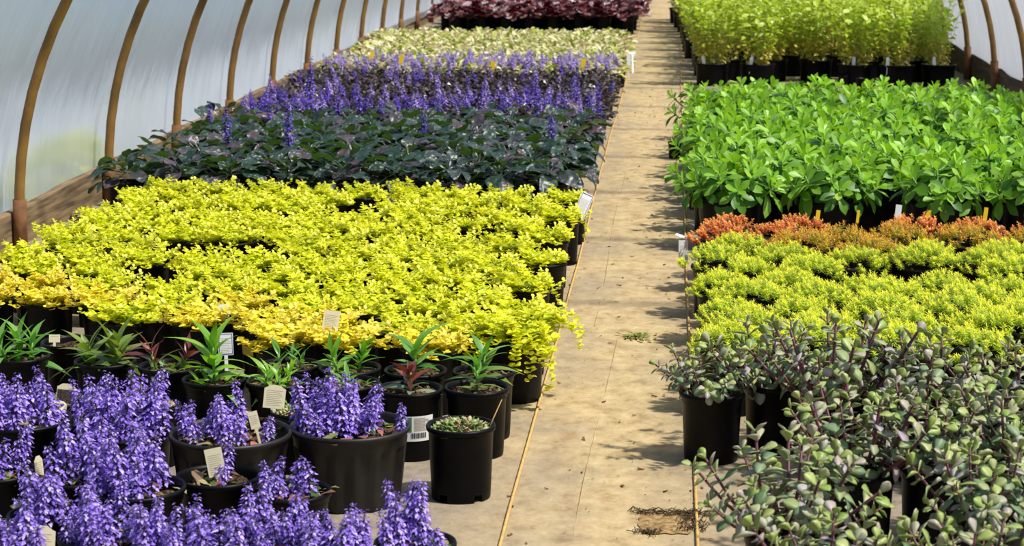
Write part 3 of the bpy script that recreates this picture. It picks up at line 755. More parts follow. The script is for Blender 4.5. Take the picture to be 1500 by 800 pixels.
for r in range(10):
    y = 8.17 + .405 * r; cidx = 0
    for c in range(6):
        x = .25 + .40 * c + (.20 if r % 2 else 0) - (.0 if r else 0) + g.uniform(-.025, .025); yy = y + g.uniform(-.03, .03)
        if r % 2 and c == 0: x -= .0
        if x > 2.0 or not in_view(x, yy, .3, 90): continue
        if r == 5 and c == 2: continue
        t, p = potted(f'green broad-leaved stonecrop, {ORD[cidx]} from the aisle in the {ORD[r]} row', (x, yy, 0), P_G, S_G, g.uniform(0, TAU), 'green stonecrop pots', 'green_stonecrop')
        cidx += 1
        stonecrop(t, g, (16 if r < 3 else 14) if r < 6 else 12, 1.0)
    if r % 2:                                           # a smaller pot fills the gap beside the aisle
        t, p = potted(f'small green stonecrop beside the aisle in the {ORD[r]} row', (.17, y + .02, 0), P_SMALL, S_SMALL, g.uniform(0, TAU), 'green stonecrop pots', 'green_stonecrop')
        stonecrop(t, g, 8, .85)

# ------------------------------------------------------------------ needle-leaved stonecrops
def needles(seed, mat, R, nst, hl, nl, wl, per, tips=.5, h=.05, up=.6):
    g = np.random.default_rng(seed); b = FB(); lf = leaf(nl, wl, 1, 2, 'needle', .1, 0)
    P, AZ, EL, S, T = [], [], [], [], []
    for k in range(nst):
        a0 = g.uniform(0, TAU); q = math.sqrt(g.random()); x, y = R * q * math.cos(a0), R * q * math.sin(a0)
        tilt = q * .75 + g.normal(0, .15); L = hl * g.uniform(.7, 1.15); top = np.array([x, y, .165 + h * (1 - q ** 2.5) + g.uniform(-.006, .012)])
        d = np.array([math.sin(tilt) * math.cos(a0), math.sin(tilt) * math.sin(a0), math.cos(tilt)])
        for i in range(per):
            f = i / (per - 1); P.append(top + d * L * f); AZ.append(i * 2.4 + k); EL.append(.0 + 1.0 * f ** 3 + g.normal(0, .2)); S.append((1.0 - .35 * f ** 4) * g.uniform(.8, 1.15)); T.append(min(1, max(0, f * .8 + g.normal(0, .12))))
    b.add(lf, frame(np.array(P), AZ, EL, 0, S), 0, np.array(T)); return b.build('foliage', [mat])
NE = [needles(300 + i, 'needle', .108, 110, .024, .0150, .0038, 30) for i in range(5)]
NM = [needles(310 + i, 'needle_mix', .106, 95, .03, .0140, .0042, 24) for i in range(3)]
NO = [needles(320 + i, 'needle_or', .100, 90, .022, .0110, .0058, 22, h=.04) for i in range(3)]
g = random.Random(61)
for r in range(10):
    y = 5.50 + .218 * r + (.03 if r > 7 else 0); cidx = 0
    for c in range(8):
        x = .165 + .222 * c + (.07 if r % 2 else 0) + g.uniform(-.018, .018); yy = y + g.uniform(-.02, .02)
        if not in_view(x, yy, .2, 60): continue
        if g.random() < .05 and c > 0: continue
        orange = r >= 9 or (r == 8 and g.random() < .35) ; mixd = (r == 8 or r == 7 and g.random() < .5) and not orange
        if r == 8 and c == 0: orange, mixd = True, False
        w = 'orange tipped' if orange else ('amber and lime' if mixd else 'lime yellow')
        t, p = potted(f'{w} needle-leaved stonecrop, {ORD[cidx]} from the aisle in the {ORD[r]} row', (x, yy, 0), g.choice([P_SMALL, P_SMALLB]), S_SMALL, g.uniform(0, TAU), 'needle-leaved stonecrop pots', 'needle_stonecrop')
        cidx += 1
        part('foliage', g.choice(NO if orange else (NM if mixd else NE)), t, Matrix.Scale(g.uniform(.94, 1.08), 4), 'stuff')

# ------------------------------------------------------------------ tall yellow-green perennials behind
def tall(seed):
    g = np.random.default_rng(seed); b = FB(); P, AZ, EL, S, T = [], [], [], [], []
    lf = leaf(.062, .034, 2, 4, 'ovate', .3, .2)
    for k in range(24):
        a = g.uniform(0, TAU); q = math.sqrt(g.random()); tilt = .34 * q; H = g.uniform(.36, .56)
        base = np.array([.085 * q * math.cos(a), .085 * q * math.sin(a), .13]); d = np.array([math.sin(tilt) * math.cos(a), math.sin(tilt) * math.sin(a), math.cos(tilt)])
        b.tube([base, base + d * H * .5, base + d * H], [.003, .0025, .0015], 1, .3, 4, False)
        n = 19
        for i in range(n):
            f = .05 + .95 * i / (n - 1); P.append(base + d * H * f); AZ.append(i * 2.0 + k + g.normal(0, .4)); EL.append(g.uniform(-.6, .3) + 1.0 * f ** 2); S.append(g.uniform(.6, 1.1) * (.75 + .4 * f)); T.append(min(1, max(0, (f - .1) * 1.0 + g.normal(0, .13))))
    b.add(lf, frame(np.array(P), AZ, EL, g.normal(0, .4, len(P)), S), 0, np.array(T)); return b.build('foliage', ['tall', 'stem_y'])
TA = [tall(400 + i) for i in range(5)]
P_T = pot_mesh('nursery_pot', .13, .165, seg=32, taper=.88, band=.08); S_T = soil_mesh('soil', .12, .135, 10, 6)
g = random.Random(71); tall_front = []
for r in range(20):
    y = 15.35 + .42 * r; cidx = 0
    for c in range(8):
        x = .305 + .338 * c + (.13 if r % 2 else 0) - .012 * r + g.uniform(-.03, .03); yy = y + g.uniform(-.05, .05)
        if c == 5: x = 1.96
        if x > 1.97 or not in_view(x, yy, .4, 60): continue
        if r == 0 and c == 2: continue
        t, p = potted(f'tall yellow-green perennial, {ORD[cidx]} from the aisle in the {ORD[r]} row', (x, yy, 0), P_T, S_T, g.uniform(0, TAU), 'tall yellow-green perennials', 'tall_perennial')
        cidx += 1
        if r == 0: tall_front.append((x, yy))
        sc_l = g.uniform(.9, 1.08) if x < 1.75 else .76
        part('foliage', g.choice(TA), t, Matrix.Diagonal((sc_l, sc_l, max(sc_l, .95), 1)), 'stuff')
for i, (px, py) in enumerate(((1180, 118), (1212, 112), (1236, 108), (1262, 112))):
    q = at(px, py, .1); t, p = potted(f'black pot of bare soil, {ORD[i]} from the aisle before the tall perennials', (q.x, q.y, 0), P_SMALL, S_CHIP, i, 'bare pots before the tall perennials', 'soil_filled_pot', 'pot', .5)
wl = leaf(.05, .012, 2, 3, 'lance', .5)
b = FB(); b.add(wl, frame(np.zeros((14, 3)) + [0, 0, .155], np.arange(14) * 2.4, np.linspace(.2, 1.3, 14)), 0, .5); WE = b.build('foliage', ['grassleaf'])
part('foliage', WE, t)

# ------------------------------------------------------------------ right foreground: burgundy-stemmed fleshy stonecrop
SU = [mesh_of(fleshy(l, w, th, 'obov', d, .25), 'leaf', m) for l, w, th, d, m in
      ((.037, .025, .0035, .2, 'succ'), (.040, .028, .0035, .35, 'succ'), (.034, .024, .0035, .15, 'succ'), (.034, .027, .003, .1, 'succ_tip'), (.026, .021, .003, .0, 'succ_tip'))]
SST = []
for i in range(3):
    b = FB(); b.tube([(0, 0, 0), (.004 * i, .01, .10), (0, .0, .195)], [.0038, .0033, .0026], 0, .5, 6); SST.append(b.build('stem', ['succ_stem']))
def succulent(t, g, nst, size, spread=1.0, low=False):
    for k in range(nst):
        q = math.sqrt((k + .5) / nst); a = k * 2.39996 + g.uniform(-.3, .3); tilt = (q * 1.0 + g.uniform(-.15, .15)) * spread
        base = Matrix.Translation((.05 * q * math.cos(a), .05 * q * math.sin(a), .16)) @ Matrix.Rotation(a - math.pi / 2, 4, 'Z') @ Matrix.Rotation(-tilt, 4, 'X') @ Matrix.Scale(g.uniform(.8, 1.15) * size, 4)
        st = part('stem', g.choice(SST), t, base)
        n = 8
        for i in range(n):
            f = i / (n - 1); z = .03 + .165 * f ** .72
            for sgn in (0, 1):
                aa = (i % 2) * math.pi / 2 + sgn * math.pi + k + g.uniform(-.25, .25)
                el = .0 + .85 * f ** 2.5 + g.uniform(-.3, .3)
                me = SU[4] if i == n - 1 else (SU[3] if i >= n - 3 else g.choice(SU[:3]))
                part('leaf', me, st, Matrix.Translation((0, 0, z)) @ Matrix.Rotation(aa, 4, 'Z') @ Matrix.Rotation(el, 4, 'X') @ Matrix.Rotation(g.uniform(-.35, .35), 4, 'Y') @ Matrix.Scale(g.uniform(.8, 1.12) / max(.8, size), 4))
g = random.Random(81)
for (x, y, nst, size, spread, lab) in (
    (.110, 5.017, 11, .62, 1.15, 'small grey-green fleshy stonecrop in the upright black pot by the right cord'),
    (.271, 5.118, 13, .85, 1.0, 'grey-green fleshy stonecrop just right of the small pot by the cord'),
    (.230, 3.884, 16, 1.0, 1.1, 'bushy fleshy stonecrop with burgundy stems leaning over the right cord'),
    (.413, 4.320, 15, 1.05, 1.0, 'fleshy stonecrop in a black pot behind the bushy one on the cord'),
    (.409, 4.900, 15, 1.22, .85, 'tallest fleshy stonecrop, its shoots reaching up before the lime needle stonecrop'),
    (.585, 4.368, 15, 1.0, 1.0, 'fleshy stonecrop in the middle of the right foreground, bare cloth before it'),
    (.627, 4.863, 15, 1.05, 1.0, 'fleshy stonecrop right of the tallest one, lime needle stonecrop behind'),
    (.632, 3.960, 14, .85, 1.05, 'fleshy stonecrop in a pale rimmed pot near the lower right corner'),
    (.832, 4.880, 14, 1.05, 1.0, 'fleshy stonecrop at the right picture edge, farther back'),
    (.758, 4.336, 14, 1.0, 1.0, 'fleshy stonecrop at the right picture edge above the pale rimmed pot'),
    (.312, 3.50, 16, .80, 1.0, 'broad fleshy stonecrop rosettes at the lower picture edge, left of two'),
    (.540, 3.50, 16, .80, 1.0, 'broad fleshy stonecrop rosettes at the lower picture edge, right of two')):
    t, p = potted(lab, (x, y, 0), P_SMALL if 'pale' not in lab else P_SMALLB, S_CHIP, g.uniform(0, TAU), 'fleshy stonecrop pots', 'fleshy_stonecrop')
    succulent(t, g, nst + 3, size, spread)

# ------------------------------------------------------------------ left foreground: violet bugle pots
BAS = [mesh_of(leaf(l, w, 2, 4, 'spat', .25, .15, .04), 'leaf', 'basal') for l, w in ((.034, .022), (.04, .026), (.028, .02))]
def violet_pot(label, x, y, pot, soil, r, h, spk, nleaf, scale=1.0, name='violet_bugle'):
    t, p = potted(label, (x, y, 0), pot, soil, 0, 'violet bugle pots', name)
    z = h - .028
    for k in range(nleaf):
        a = g.uniform(0, TAU); q = r * .84 * math.sqrt(g.random())
        part('leaf', g.choice(BAS), t, Matrix.Translation((q * math.cos(a), q * math.sin(a), z + g.uniform(.002, .02))) @ Matrix.Rotation(g.uniform(0, TAU), 4, 'Z') @ Matrix.Rotation(g.uniform(-.1, .8), 4, 'X') @ Matrix.Rotation(g.uniform(-.4, .4), 4, 'Y') @ Matrix.Scale(g.uniform(.7, 1.2), 4))
    for (sx, sy, k, s) in spk:
        part('flower_spike', SPK[k], t, Matrix.Translation((sx * r, sy * r, z)) @ Euler((g.uniform(-.1, .1) - sy * .15, g.uniform(-.1, .1) + sx * .18, g.uniform(0, 6))).to_matrix().to_4x4() @ Matrix.Scale(s, 4))
    return t, p
def scatter(n, cx=0, cy=0, R=.8, tallc=.5, smin=.85, smax=1.2):
    out = []
    while len(out) < n:
        a = g.uniform(0, TAU); q = R * math.sqrt(g.random()); x, y = cx + q * math.cos(a), cy + q * math.sin(a)
        if x * x + y * y > .8 or any((x - o[0]) ** 2 + (y - o[1]) ** 2 < .022 for o in out) and g.random() < .97: continue
        out.append((x, y, g.randrange(6), g.uniform(smin, smax)))
    return out
def mid(r, h, mat='pot'): return pot_mesh('nursery_pot', r, h, seg=40, taper=.84, band=.2, mat=mat), soil_mesh('soil', r * .9, h - .03, 24, int(r * 1000))
g = random.Random(91)
PB, SB = P_BIG, soil_mesh('soil', .128, .152, 60, 9)
sp = scatter(15, -.28, 0, .62) + [(.05, .1, 3, 1.05), (.2, .15, 2, 1.0), (.42, .2, 1, .9), (.86, -.1, 0, .8), (-.35, .1, 3, 1.12), (.05, -.3, 2, 1.0), (.3, -.2, 1, .9)]
bigA, bigA_pot = violet_pot('violet bugle in the large ribbed black pot beside the lone stonecrop pot', -.738, 4.587, PB, SB, .14, .185, sp, 40)
bigB, _ = violet_pot('violet bugle in a large black pot with bare soil at its right side', -1.002, 4.501, PB, SB, .14, .185, scatter(11, -.35, .05, .55, .5, .75, 1.0) + [(.1, .3, 3, .95), (-.1, .1, 2, .95), (.62, -.05, 5, .85), (.25, -.35, 4, .9)], 34)
pm, sm = mid(.092, .15); violet_pot('low black pot with one thin violet spike leaning beside a printed tag', -.98, 4.265, pm, sm, .092, .15, [(.15, .1, 2, .85), (.1, .0, 5, .8)], 24)
pm, sm = mid(.088, .14); violet_pot('small pot of violet bugle with few spikes and reddish leaves, before the large ribbed pot', -.807, 4.199, pm, sm, .088, .14, [(-.45, 0, 0, .95), (-.62, .2, 4, .9), (-.25, -.1, 5, .9), (.05, .3, 0, .95), (.5, -.05, 4, 1.0), (-.4, -.35, 5, .8)], 40)
pm, sm = mid(.12, .18); violet_pot('violet bugle in a wide black pot at the left picture edge', -1.529, 4.604, pm, sm, .12, .18, scatter(19, -.05, 0, .85, .5, .9, 1.2), 36)
pm, sm = mid(.125, .18); violet_pot('violet bugle with the tallest, densest spikes, left of the pot with bare soil', -1.27, 4.528, pm, sm, .125, .18, scatter(24, .05, 0, .85, .5, 1.05, 1.35), 36)
pm, sm = mid(.085, .15); violet_pot('violet bugle in a small black pot holding a narrow edge-on tag', -1.295, 4.235, pm, sm, .085, .15, scatter(8, .15, 0, .75, .5, .95, 1.25), 26)
pm, sm = mid(.105, .16); violet_pot('violet bugle with crowded spikes right of the pot with the edge-on tag', -1.128, 4.134, pm, sm, .105, .16, scatter(17, -.1, .1, .8, .5, .95, 1.2), 30)
pm, sm = mid(.085, .15); violet_pot('violet bugle cut by the left picture edge, below the wide pot', -1.473, 4.262, pm, sm, .085, .15, scatter(9, 0, 0, .8), 26)
jl = ['violet bugle at the lower left picture corner', 'violet bugle in the nearest row with a cream tag, second from the left', 'violet bugle in the nearest row, third from the left', 'violet bugle in the nearest row, fourth from the left', 'violet bugle in the nearest row, second from the aisle', 'violet bugle with sparse spikes at the lower picture edge nearest the aisle']
for (x, y, r, n), lab in zip(((-1.300, 3.770, .09, 17), (-1.118, 3.876, .10, 20), (-.955, 3.788, .09, 17), (-.792, 3.850, .088, 16), (-.640, 3.789, .085, 17), (-.497, 3.878, .082, 9)), jl):
    pm, sm = mid(r, .135); violet_pot(lab, x, y, pm, sm, r, .135, scatter(n, 0, 0, .9, .5, .80, 1.12), 34)
# a darker one between the front row and the pots behind
for (px, py, lab, n) in ((60, 745, 'violet bugle between the left edge pot and the nearest row', 9),):
    q = at(px, py, .15); pm, sm = mid(.07, .14); violet_pot(lab, q.x, q.y, pm, sm, .07, .14, scatter(n, 0, 0, .8), 20)

# low stonecrop cushions
SC_M = [mound(500 + i, 'stonecrop', 260, .066, .158, .022, fleshy(.017, .012, .003, 'obov', .1, .2, 3), (0, 1.1)) for i in range(3)]
t, p = potted('low pink-edged stonecrop in the tall smooth black pot standing alone by the aisle', (-.484, 4.64, 0), P_NOTCH, soil_mesh('soil', .072, .155, 10, 3), .25, 'low stonecrop cushions', 'low_stonecrop')
part('foliage', SC_M[0], t, None, 'stuff')
b = FB(); b.tube([(.062, -.005, .15), (.075, -.005, .185), (.098, .0, .232)], [.0016, .0016, .0008], 0, .5, 5); part('dry_stalk', b.build('dry_stalk', ['cord']), t)
for i, (x, y, w) in enumerate(((-1.513, 4.90, 'behind the left edge violet bugle'), (-1.276, 4.86, 'behind the tallest violet bugle'), (-.905, 4.84, 'behind the two large violet pots'))):
    t, p = potted(f'low cream-edged stonecrop {w}', (x, y, 0), P_SMALL, S_SMALL, i, 'low stonecrop cushions', 'low_stonecrop', scale=.86); part('foliage', SC_M[i % 3], t, None, 'stuff')

# ------------------------------------------------------------------ green lance-leaved row
def lance_set(mat): return [mesh_of(leaf(l, w, 2, 6, 'lance', d, .25, .02), 'leaf', mat) for l, w, d in ((.120, .028, .35), (.10, .026, .22), (.075, .022, .12), (.135, .027, .55))]
LG, LL, LP, LE, LY = (lance_set(m) for m in ('lance_green', 'lance_lime', 'lance_purple', 'lance_edge', 'lance_grey'))
def lance_plant(label, x, y, sets, n, size, z0=.0, stem=.05, spread=1.0, cx=0, low=None, pot=P_SMALL, soil=S_CHIP, shoots=1):
    t, p = potted(label, (x, y, 0), pot, soil, g.uniform(0, TAU), 'lance-leaved perennials', 'lance_leaved_perennial')
    n = max(5, int(n * (1.25 if shoots == 1 else 1.6)) // shoots); sm_ = FB(); sm_.tube([(0, 0, 0), (0, .002, stem + .005)], [.004, .003], 0, .5, 6); sm_ = sm_.build('stem', ['green_stem'])
    for h in range(shoots):
        a0 = TAU * h / shoots + g.uniform(0, 1); q0 = 0 if shoots == 1 else g.uniform(.022, .034)
        st = part('stem', sm_, t, Matrix.Translation((q0 * math.cos(a0), q0 * math.sin(a0), .155)) @ Matrix.Rotation(a0 - math.pi / 2, 4, 'Z') @ Matrix.Rotation(0 if shoots == 1 else -g.uniform(.1, .35), 4, 'X') @ Matrix.Scale(1 if h == 0 else g.uniform(.75, .95), 4))
        for k in range(n):
            f = k / max(1, n - 1); a = k * 2.39996 + g.uniform(-.3, .3); el = .15 + 1.15 * f ** 1.1 / spread + g.uniform(-.2, .2)
            S_ = sets[0] if f > .0 and (len(sets) == 1 or f > .45) else sets[-1]
            part('leaf', S_[k % 4], st, Matrix.Translation((0, 0, .005 + stem * f)) @ Matrix.Rotation(a, 4, 'Z') @ Matrix.Rotation(min(1.45, el), 4, 'X') @ Matrix.Rotation(g.uniform(-.4, .4), 4, 'Y') @ Matrix.Scale(size * g.uniform(.75, 1.12) * (1 - .25 * f) * (1 if shoots == 1 else 1.15), 4))
    if low:
        for k in range(low[1]):
            a = g.uniform(0, TAU); q = .05 * math.sqrt(g.random())
            part('leaf', low[0][2], t, Matrix.Translation((q * math.cos(a), q * math.sin(a), .16)) @ Matrix.Rotation(a - math.pi / 2 + g.uniform(-.5, .5), 4, 'Z') @ Matrix.Rotation(g.uniform(.1, 1.0), 4, 'X') @ Matrix.Scale(size * g.uniform(.5, .8), 4))
    return t, p
g = random.Random(101)
lance_plant('large green lance-leaved perennial at the left picture edge', -1.748, 5.275, [LG], 26, 1.08, 0, .07, 1.0, low=(LG, 8), shoots=3)
lance_plant('large olive lance-leaved perennial with long spreading leaves, second from the left', -1.50, 5.235, [LE], 28, 1.12, 0, .055, 1.1, low=(LG, 10), shoots=3)
lance_plant('burgundy lance-leaved perennial between two green ones, before golden creeping jenny', -1.314, 5.190, [LP, LE], 18, .82, 0, .06, 1.0, low=(LG, 10), shoots=2)
lance_plant('lime green lance-leaved perennial with one upright shoot, behind the bare soil pot', -1.164, 5.051, [LL], 18, 1.1, 0, .1, 1.0, low=(LL, 16))
g5, g5p = lance_plant('bushy short green perennial in a pot with a white sticker, behind a cream tag', -.995, 5.045, [LL], 24, .6, 0, .045, 1.0, low=(LG, 18), shoots=4)
lance_plant('short dusky green perennial in a black pot before golden creeping jenny', -1.0, 5.225, [LG, LE], 18, .7, 0, .05, 1.0, low=(LP, 4), shoots=3)
lance_plant('sparse green seedling in a pot behind the large ribbed pot', -.815, 5.035, [LG], 8, .65, 0, .03, 1.0, low=(LL, 10))
g8, g8p = lance_plant('burgundy topped perennial with grey-green lower leaves, in a pot with a picture sticker', -.649, 4.99, [LP, LY], 13, .85, 0, .055, 1.1)
g9, g9p = lance_plant('olive green perennial in the black pot behind the lone smooth pot', -.482, 5.016, [LG, LE], 14, .85, 0, .07, 1.05)
lance_plant('light green narrow-leaved perennial behind the sparse seedling', -.836, 5.206, [LL], 20, .7, 0, .06, .9, shoots=2)
lance_plant('broad green perennial behind the burgundy topped one', -.66, 5.19, [LG], 13, 1.15, 0, .075, 1.05)
lance_plant('green perennial by the aisle before the spilling creeping jenny', -.480, 5.195, [LG, LE], 12, .95, 0, .06, 1.1)
potted('empty black pot with a pale tag between the two left green perennials', (-1.66, 5.46, 0), P_SMALL, S_SMALL, 0, None, 'soil_filled_pot', 'pot')

# ------------------------------------------------------------------ stickers on pots (parts) and tags in pots (things)
def sticker(pot, r0, taper, h, ang, half, z0, z1, kind):
    """curved label that follows the pot wall"""
    b = FB()
    rad = lambda z: r0 * taper + (r0 - .006 - r0 * taper) * z / h + .0026
    def patch(a0, a1, za, zb, mi, lift=0.0, n=8):
        V = [];
        for i in range(n + 1):
            a = a0 + (a1 - a0) * i / n
            for z in (za, zb): V.append(((rad(z) + lift) * math.cos(a), (rad(z) + lift) * math.sin(a), z))
        b.add((V, [(2 * i, 2 * i + 2, 2 * i + 3, 2 * i + 1) for i in range(n)]), np.eye(4), mi)
    a0, a1 = ang - half, ang + half; H = z1 - z0; W = a1 - a0
    patch(a0, a1, z0, z1, 0)
    u = lambda q: a0 + W * q; v = lambda q: z0 + H * q
    if kind == 'picture':
        patch(u(.03), u(.36), v(.38), v(.96), 1, .0006)
        for k in range(9): patch(u(.42), u(.95 - .1 * (k % 3)), v(.42 + k * .06), v(.445 + k * .06), 2, .0006)
        x = .34
        for k in range(11):
            w = .012 + .012 * ((k * 7) % 3); patch(u(x), u(x + w), v(.12), v(.34), 3, .0006, 2); x += w + .018
    elif kind == 'frame':
        for (p, q, s, e) in ((.06, .94, .06, .10), (.06, .94, .9, .94), (.06, .09, .06, .94), (.91, .94, .06, .94)): patch(u(p), u(q), v(s), v(e), 4, .0006)
        for k in range(5): patch(u(.18), u(.82 - .1 * (k % 2)), v(.2 + k * .13), v(.24 + k * .13), 2, .0006)
    else:
        for k in range(4): patch(u(.12), u(.85 - .12 * (k % 2)), v(.2 + k * .17), v(.26 + k * .17), 2, .0006)
    return part('sticker', b.build('sticker', ['yellow' if kind == 'yellow' else 'white', 'photo_green', 'print', 'ink', 'blueprint'], False), pot, label={'picture': 'white sticker with a plant picture and barcode', 'yellow': 'small yellow printed sticker'}.get(kind, 'white printed sticker'))
def face_cam(root, px_off=0.0):                    # angle on the pot that looks to the camera, in the pot's own turn
    x, y = root.location.x, root.location.y
    return math.atan2(-y, -x) - root.rotation_euler.z + px_off
sticker(g8p, SM_R, .82, SM_H, face_cam(g8, .22), .62, .055, .12, 'picture')
sticker(g5p, SM_R, .82, SM_H, face_cam(g5, -.25), .4, .03, .07, 'plain')
sticker(g9p, SM_R, .82, SM_H, face_cam(g9, -1.1), .3, .05, .11, 'plain')

def jenny_sticker(px, py, kind, half, z0, z1):
    best = min(jenny_pots, key=lambda tp: (proj(tp[0].location.x, tp[0].location.y, .12)[0] - px) ** 2 + (proj(tp[0].location.x, tp[0].location.y, .12)[1] - py) ** 2)
    L_ = best[0].location; u = proj(L_.x, L_.y, .12)[0]
    off = math.asin(max(-.8, min(.8, (px - u) / (F / L_.y * .074))))
    zc = max(.03, min(.125, aty(px, py, L_.y - .075).z))
    sticker(best[1], SM_R, .82, SM_H, face_cam(best[0]) + off, half, zc - (z1 - z0) / 2, zc + (z1 - z0) / 2, kind)

def plant_tag(label, top, w, h, yaw, tilt, style='cream', shape='curve', stake=.10, roll=0.0):
    b = FB(); th = .0008
    pts = [(-w / 2, -h), (w / 2, -h), (w / 2, -h * .16)]
    if shape == 'curve': pts += [(w * .40, -h * .12), (w * .22, -h * .01), (0, 0), (-w * .22, -h * .01), (-w * .40, -h * .12)]
    elif shape == 'round': pts += [(w * .42, -h * .03), (0, 0), (-w * .42, -h * .03)]
    else: pts[-1] = (w / 2, 0); pts += [(-w / 2, 0)]
    if shape != 'rect': pts += [(-w / 2, -h * .16)]
    n = len(pts); V = [(x, -th, z) for x, z in pts] + [(x, th, z) for x, z in pts]
    Fc = [tuple(range(n)), tuple(range(n, 2 * n))[::-1]] + [(i, n + i, n + (i + 1) % n, (i + 1) % n) for i in range(n)]
    b.add((V, Fc), np.eye(4), 0)
    if stake > 0: b.box((-w * .12, -th, -h - stake), (w * .12, th, -h + .001))
    if style in ('cream', 'white', 'blue'):
        for k in range(int(h / .0045) - 3):
            z = -h * .24 - k * .0045
            if z < -h * .93: break
            b.box((-w * .38, -th - .0003, z - .0011), (w * (.38 - .13 * ((k * 5) % 3) / 2), -th, z), 1)
    if style == 'blue':
        for (x0, x1, z0, z1) in ((-.45, .45, -.06, -.03), (-.45, .45, -.97, -.94), (-.45, -.41, -.97, -.03), (.41, .45, -.97, -.03)): b.box((w * x0, -th - .0003, h * z0), (w * x1, -th, h * z1), 2)
    if style == 'photo': b.box((-w * .47, -th - .0003, -h * .98), (w * .47, -th, -h * .3), 3); 
    base = {'cream': 'cream', 'white': 'white', 'blue': 'white', 'yellow': 'yellow', 'photo': 'cream', 'plainwhite': 'white', 'dark': 'dark_blue'}[style]
    if style == 'dark': b.box((-w * .5, -th - .0003, -h * .95), (w * .5, -th, -h * .55), 4)
    o = part('plant_tag', b.build('plant_tag', [base, 'print', 'blueprint', 'photo_dark', 'pink'], False))
    o.matrix_basis = Matrix.Translation(top) @ Matrix.Rotation(yaw, 4, 'Z') @ Matrix.Rotation(-tilt, 4, 'X') @ Matrix.Rotation(roll, 4, 'Y')
    return tag(o, label, 'tag', 'plant tags')
# tops given where each tag stands, in metres, from its pixel and its pot's distance
plant_tag('cream tag with a curved top before the bushy short perennial', aty(404, 564, 4.85), .053, .058, .1, .25, roll=.1)
plant_tag('cream printed tag leaning in the low pot with the thin spike', aty(311, 657, 4.27), .038, .062, .1, .2, shape='rect', stake=.06, roll=-.2)
plant_tag('tan square tag in the bare soil of the large violet pot', aty(369, 603, 4.49), .022, .04, .1, .2, 'cream', 'rect', stake=.05, roll=-.25)
plant_tag('cream tag standing among golden creeping jenny behind the lance-leaved row', aty(487, 455, 5.52), .045, .055, .15, .2, 'cream', 'rect', .08, roll=.15)
plant_tag('white tag with a blue border leaning over the aisle by the dark bugle', aty(862, 284, 8.12), .05, .115, .15, .35, 'blue', 'rect', .08, roll=.45)
plant_tag('white label half hidden under the dark bugle leaves', aty(745, 290, 8.62), .06, .07, .1, .1, 'white', 'rect', .1)
plant_tag('dark picture tag before the low stonecrop behind the left violet bugle', aty(98, 562, 4.80), .045, .05, .1, .2, 'photo', 'curve', .14, roll=.1)
plant_tag('cream tag lying back over the rim of the left violet bugle', aty(90, 588, 4.67), .036, .03, -.4, .9, 'cream', 'curve', .05)
plant_tag('narrow cream tag seen edge-on at the left of its violet pot', aty(55, 668, 4.25), .028, .06, 1.25, .1, 'cream', 'curve', .05)
plant_tag('cream tag top showing among the nearest violet spikes', aty(60, 770, 3.80), .06, .07, .0, .3, 'cream', 'curve', .06)
jenny_sticker(361, 516, 'yellow', .34, .085, .112)
plant_tag('white tag with a blue border behind the upright lime perennial', aty(330, 488, 5.30), .04, .06, .3, .1, 'blue', 'rect', .12)
plant_tag('white tag among golden creeping jenny near the middle of the left bed', aty(328, 446, 5.75), .03, .04, .2, .1, 'white', 'rect', .12)
jenny_sticker(518, 352, 'plain', .42, .07, .13)
plant_tag('pale tag in the empty pot between the left green perennials', aty(80, 490, 5.42), .03, .022, .1, .3, 'cream', 'rect', .06)
plant_tag('white bent tag over the pot of orange stonecrop by the right cord', aty(1000, 345, 7.28), .05, .012, .0, 1.0, 'plainwhite', 'rect', .0, roll=.5)
plant_tag('clear white tag beneath the bent one at the right cord', aty(1001, 352, 7.25), .035, .08, .3, .05, 'white', 'rect', .02)
plant_tag('dark blue and pink picture tag in the small fleshy stonecrop by the cord', aty(1033, 556, 4.965), .028, .036, .2, .0, 'dark', 'rect', .03, roll=.15)
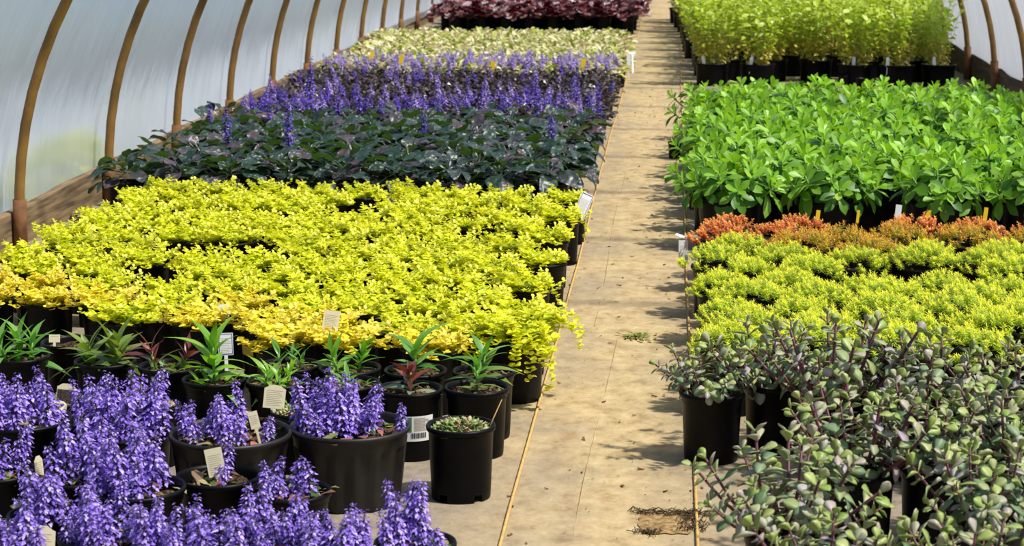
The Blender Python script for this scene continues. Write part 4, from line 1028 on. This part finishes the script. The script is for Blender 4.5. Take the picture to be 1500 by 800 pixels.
for (px, py, lab, w) in ((1199, 308, 'yellow stake in the second green stonecrop from the aisle', .016), (1258, 308, 'thin yellow stake right of the second green stonecrop', .011), (1361, 308, 'wide yellow stake below the third green stonecrop', .02), (1445, 304, 'yellow stake between the last green stonecrops in the front row', .016)):
    plant_tag(lab, aty(px, py, 7.99), w, .05, .1, .1, 'yellow', 'rect', .13, roll=.12)
plant_tag('white stake between the green stonecrop pots in the front row', aty(1317, 300, 7.98), .024, .07, .1, .1, 'plainwhite', 'rect', .1, roll=.1)
for (px, py, y, lab) in ((546, 76, 14.2, 'yellow stake among the bronze bugle, nearest the film wall'), (589, 80, 14.0, 'yellow stake second from the film wall in the bronze bugle'), (723, 90, 13.8, 'yellow stake in the middle of the bronze bugle'), (856, 86, 13.9, 'yellow stake nearest the aisle in the bronze bugle')):
    plant_tag(lab, aty(px, py, y), .03, .06, .1, .1, 'yellow', 'rect', .12, roll=.2)
plant_tag('white bent tag over the last cream bugle at the aisle', aty(926, 76, 14.9), .05, .015, .1, .6, 'plainwhite', 'rect', .16)
plant_tag('white upright tag in the last cream bugle pot at the aisle', aty(921, 80, 14.95), .028, .08, .1, .1, 'plainwhite', 'rect', .1)
for k, (x, y) in enumerate(tall_front):
    plant_tag(f'white stake at the {ORD[k]} front row tall perennial from the aisle', Vector((x - .075 + .03 * (k % 3), y - .088, .225)), .024, .07, .1, .1, 'plainwhite', 'round', .06, roll=g.uniform(-.2, .2))
for (px, lab) in ((865, 'white tag on the coral bells pot, third from the aisle'), (885, 'white tag on the coral bells pot, second from the aisle'), (908, 'white tag on the coral bells pot at the aisle')):
    plant_tag(lab, aty(px, 46, 20.85), .045, .06, .1, .1, 'plainwhite', 'rect', .1)
# small pots beside the aisle
q = at(1012, 303); t, p = potted('short black pot beside the aisle before the green stonecrop', (.125, 9.2, 0), P_SMALL, S_SMALL, 0, None, 'soil_filled_pot', 'pot', .62)
q = at(985, 232); t, p = potted('small reddish dry plant beside the aisle at the green stonecrop bed', (.02, 11.0, 0), P_SMALL, S_SMALL, 0, None, 'dry_plant', 'potted plant', .5)
part('foliage', mound(700, 'basal', 60, .1, .16, .12, leaf(.03, .02, 2, 2)), t, None, 'stuff')
print('objects', len(bpy.data.objects))
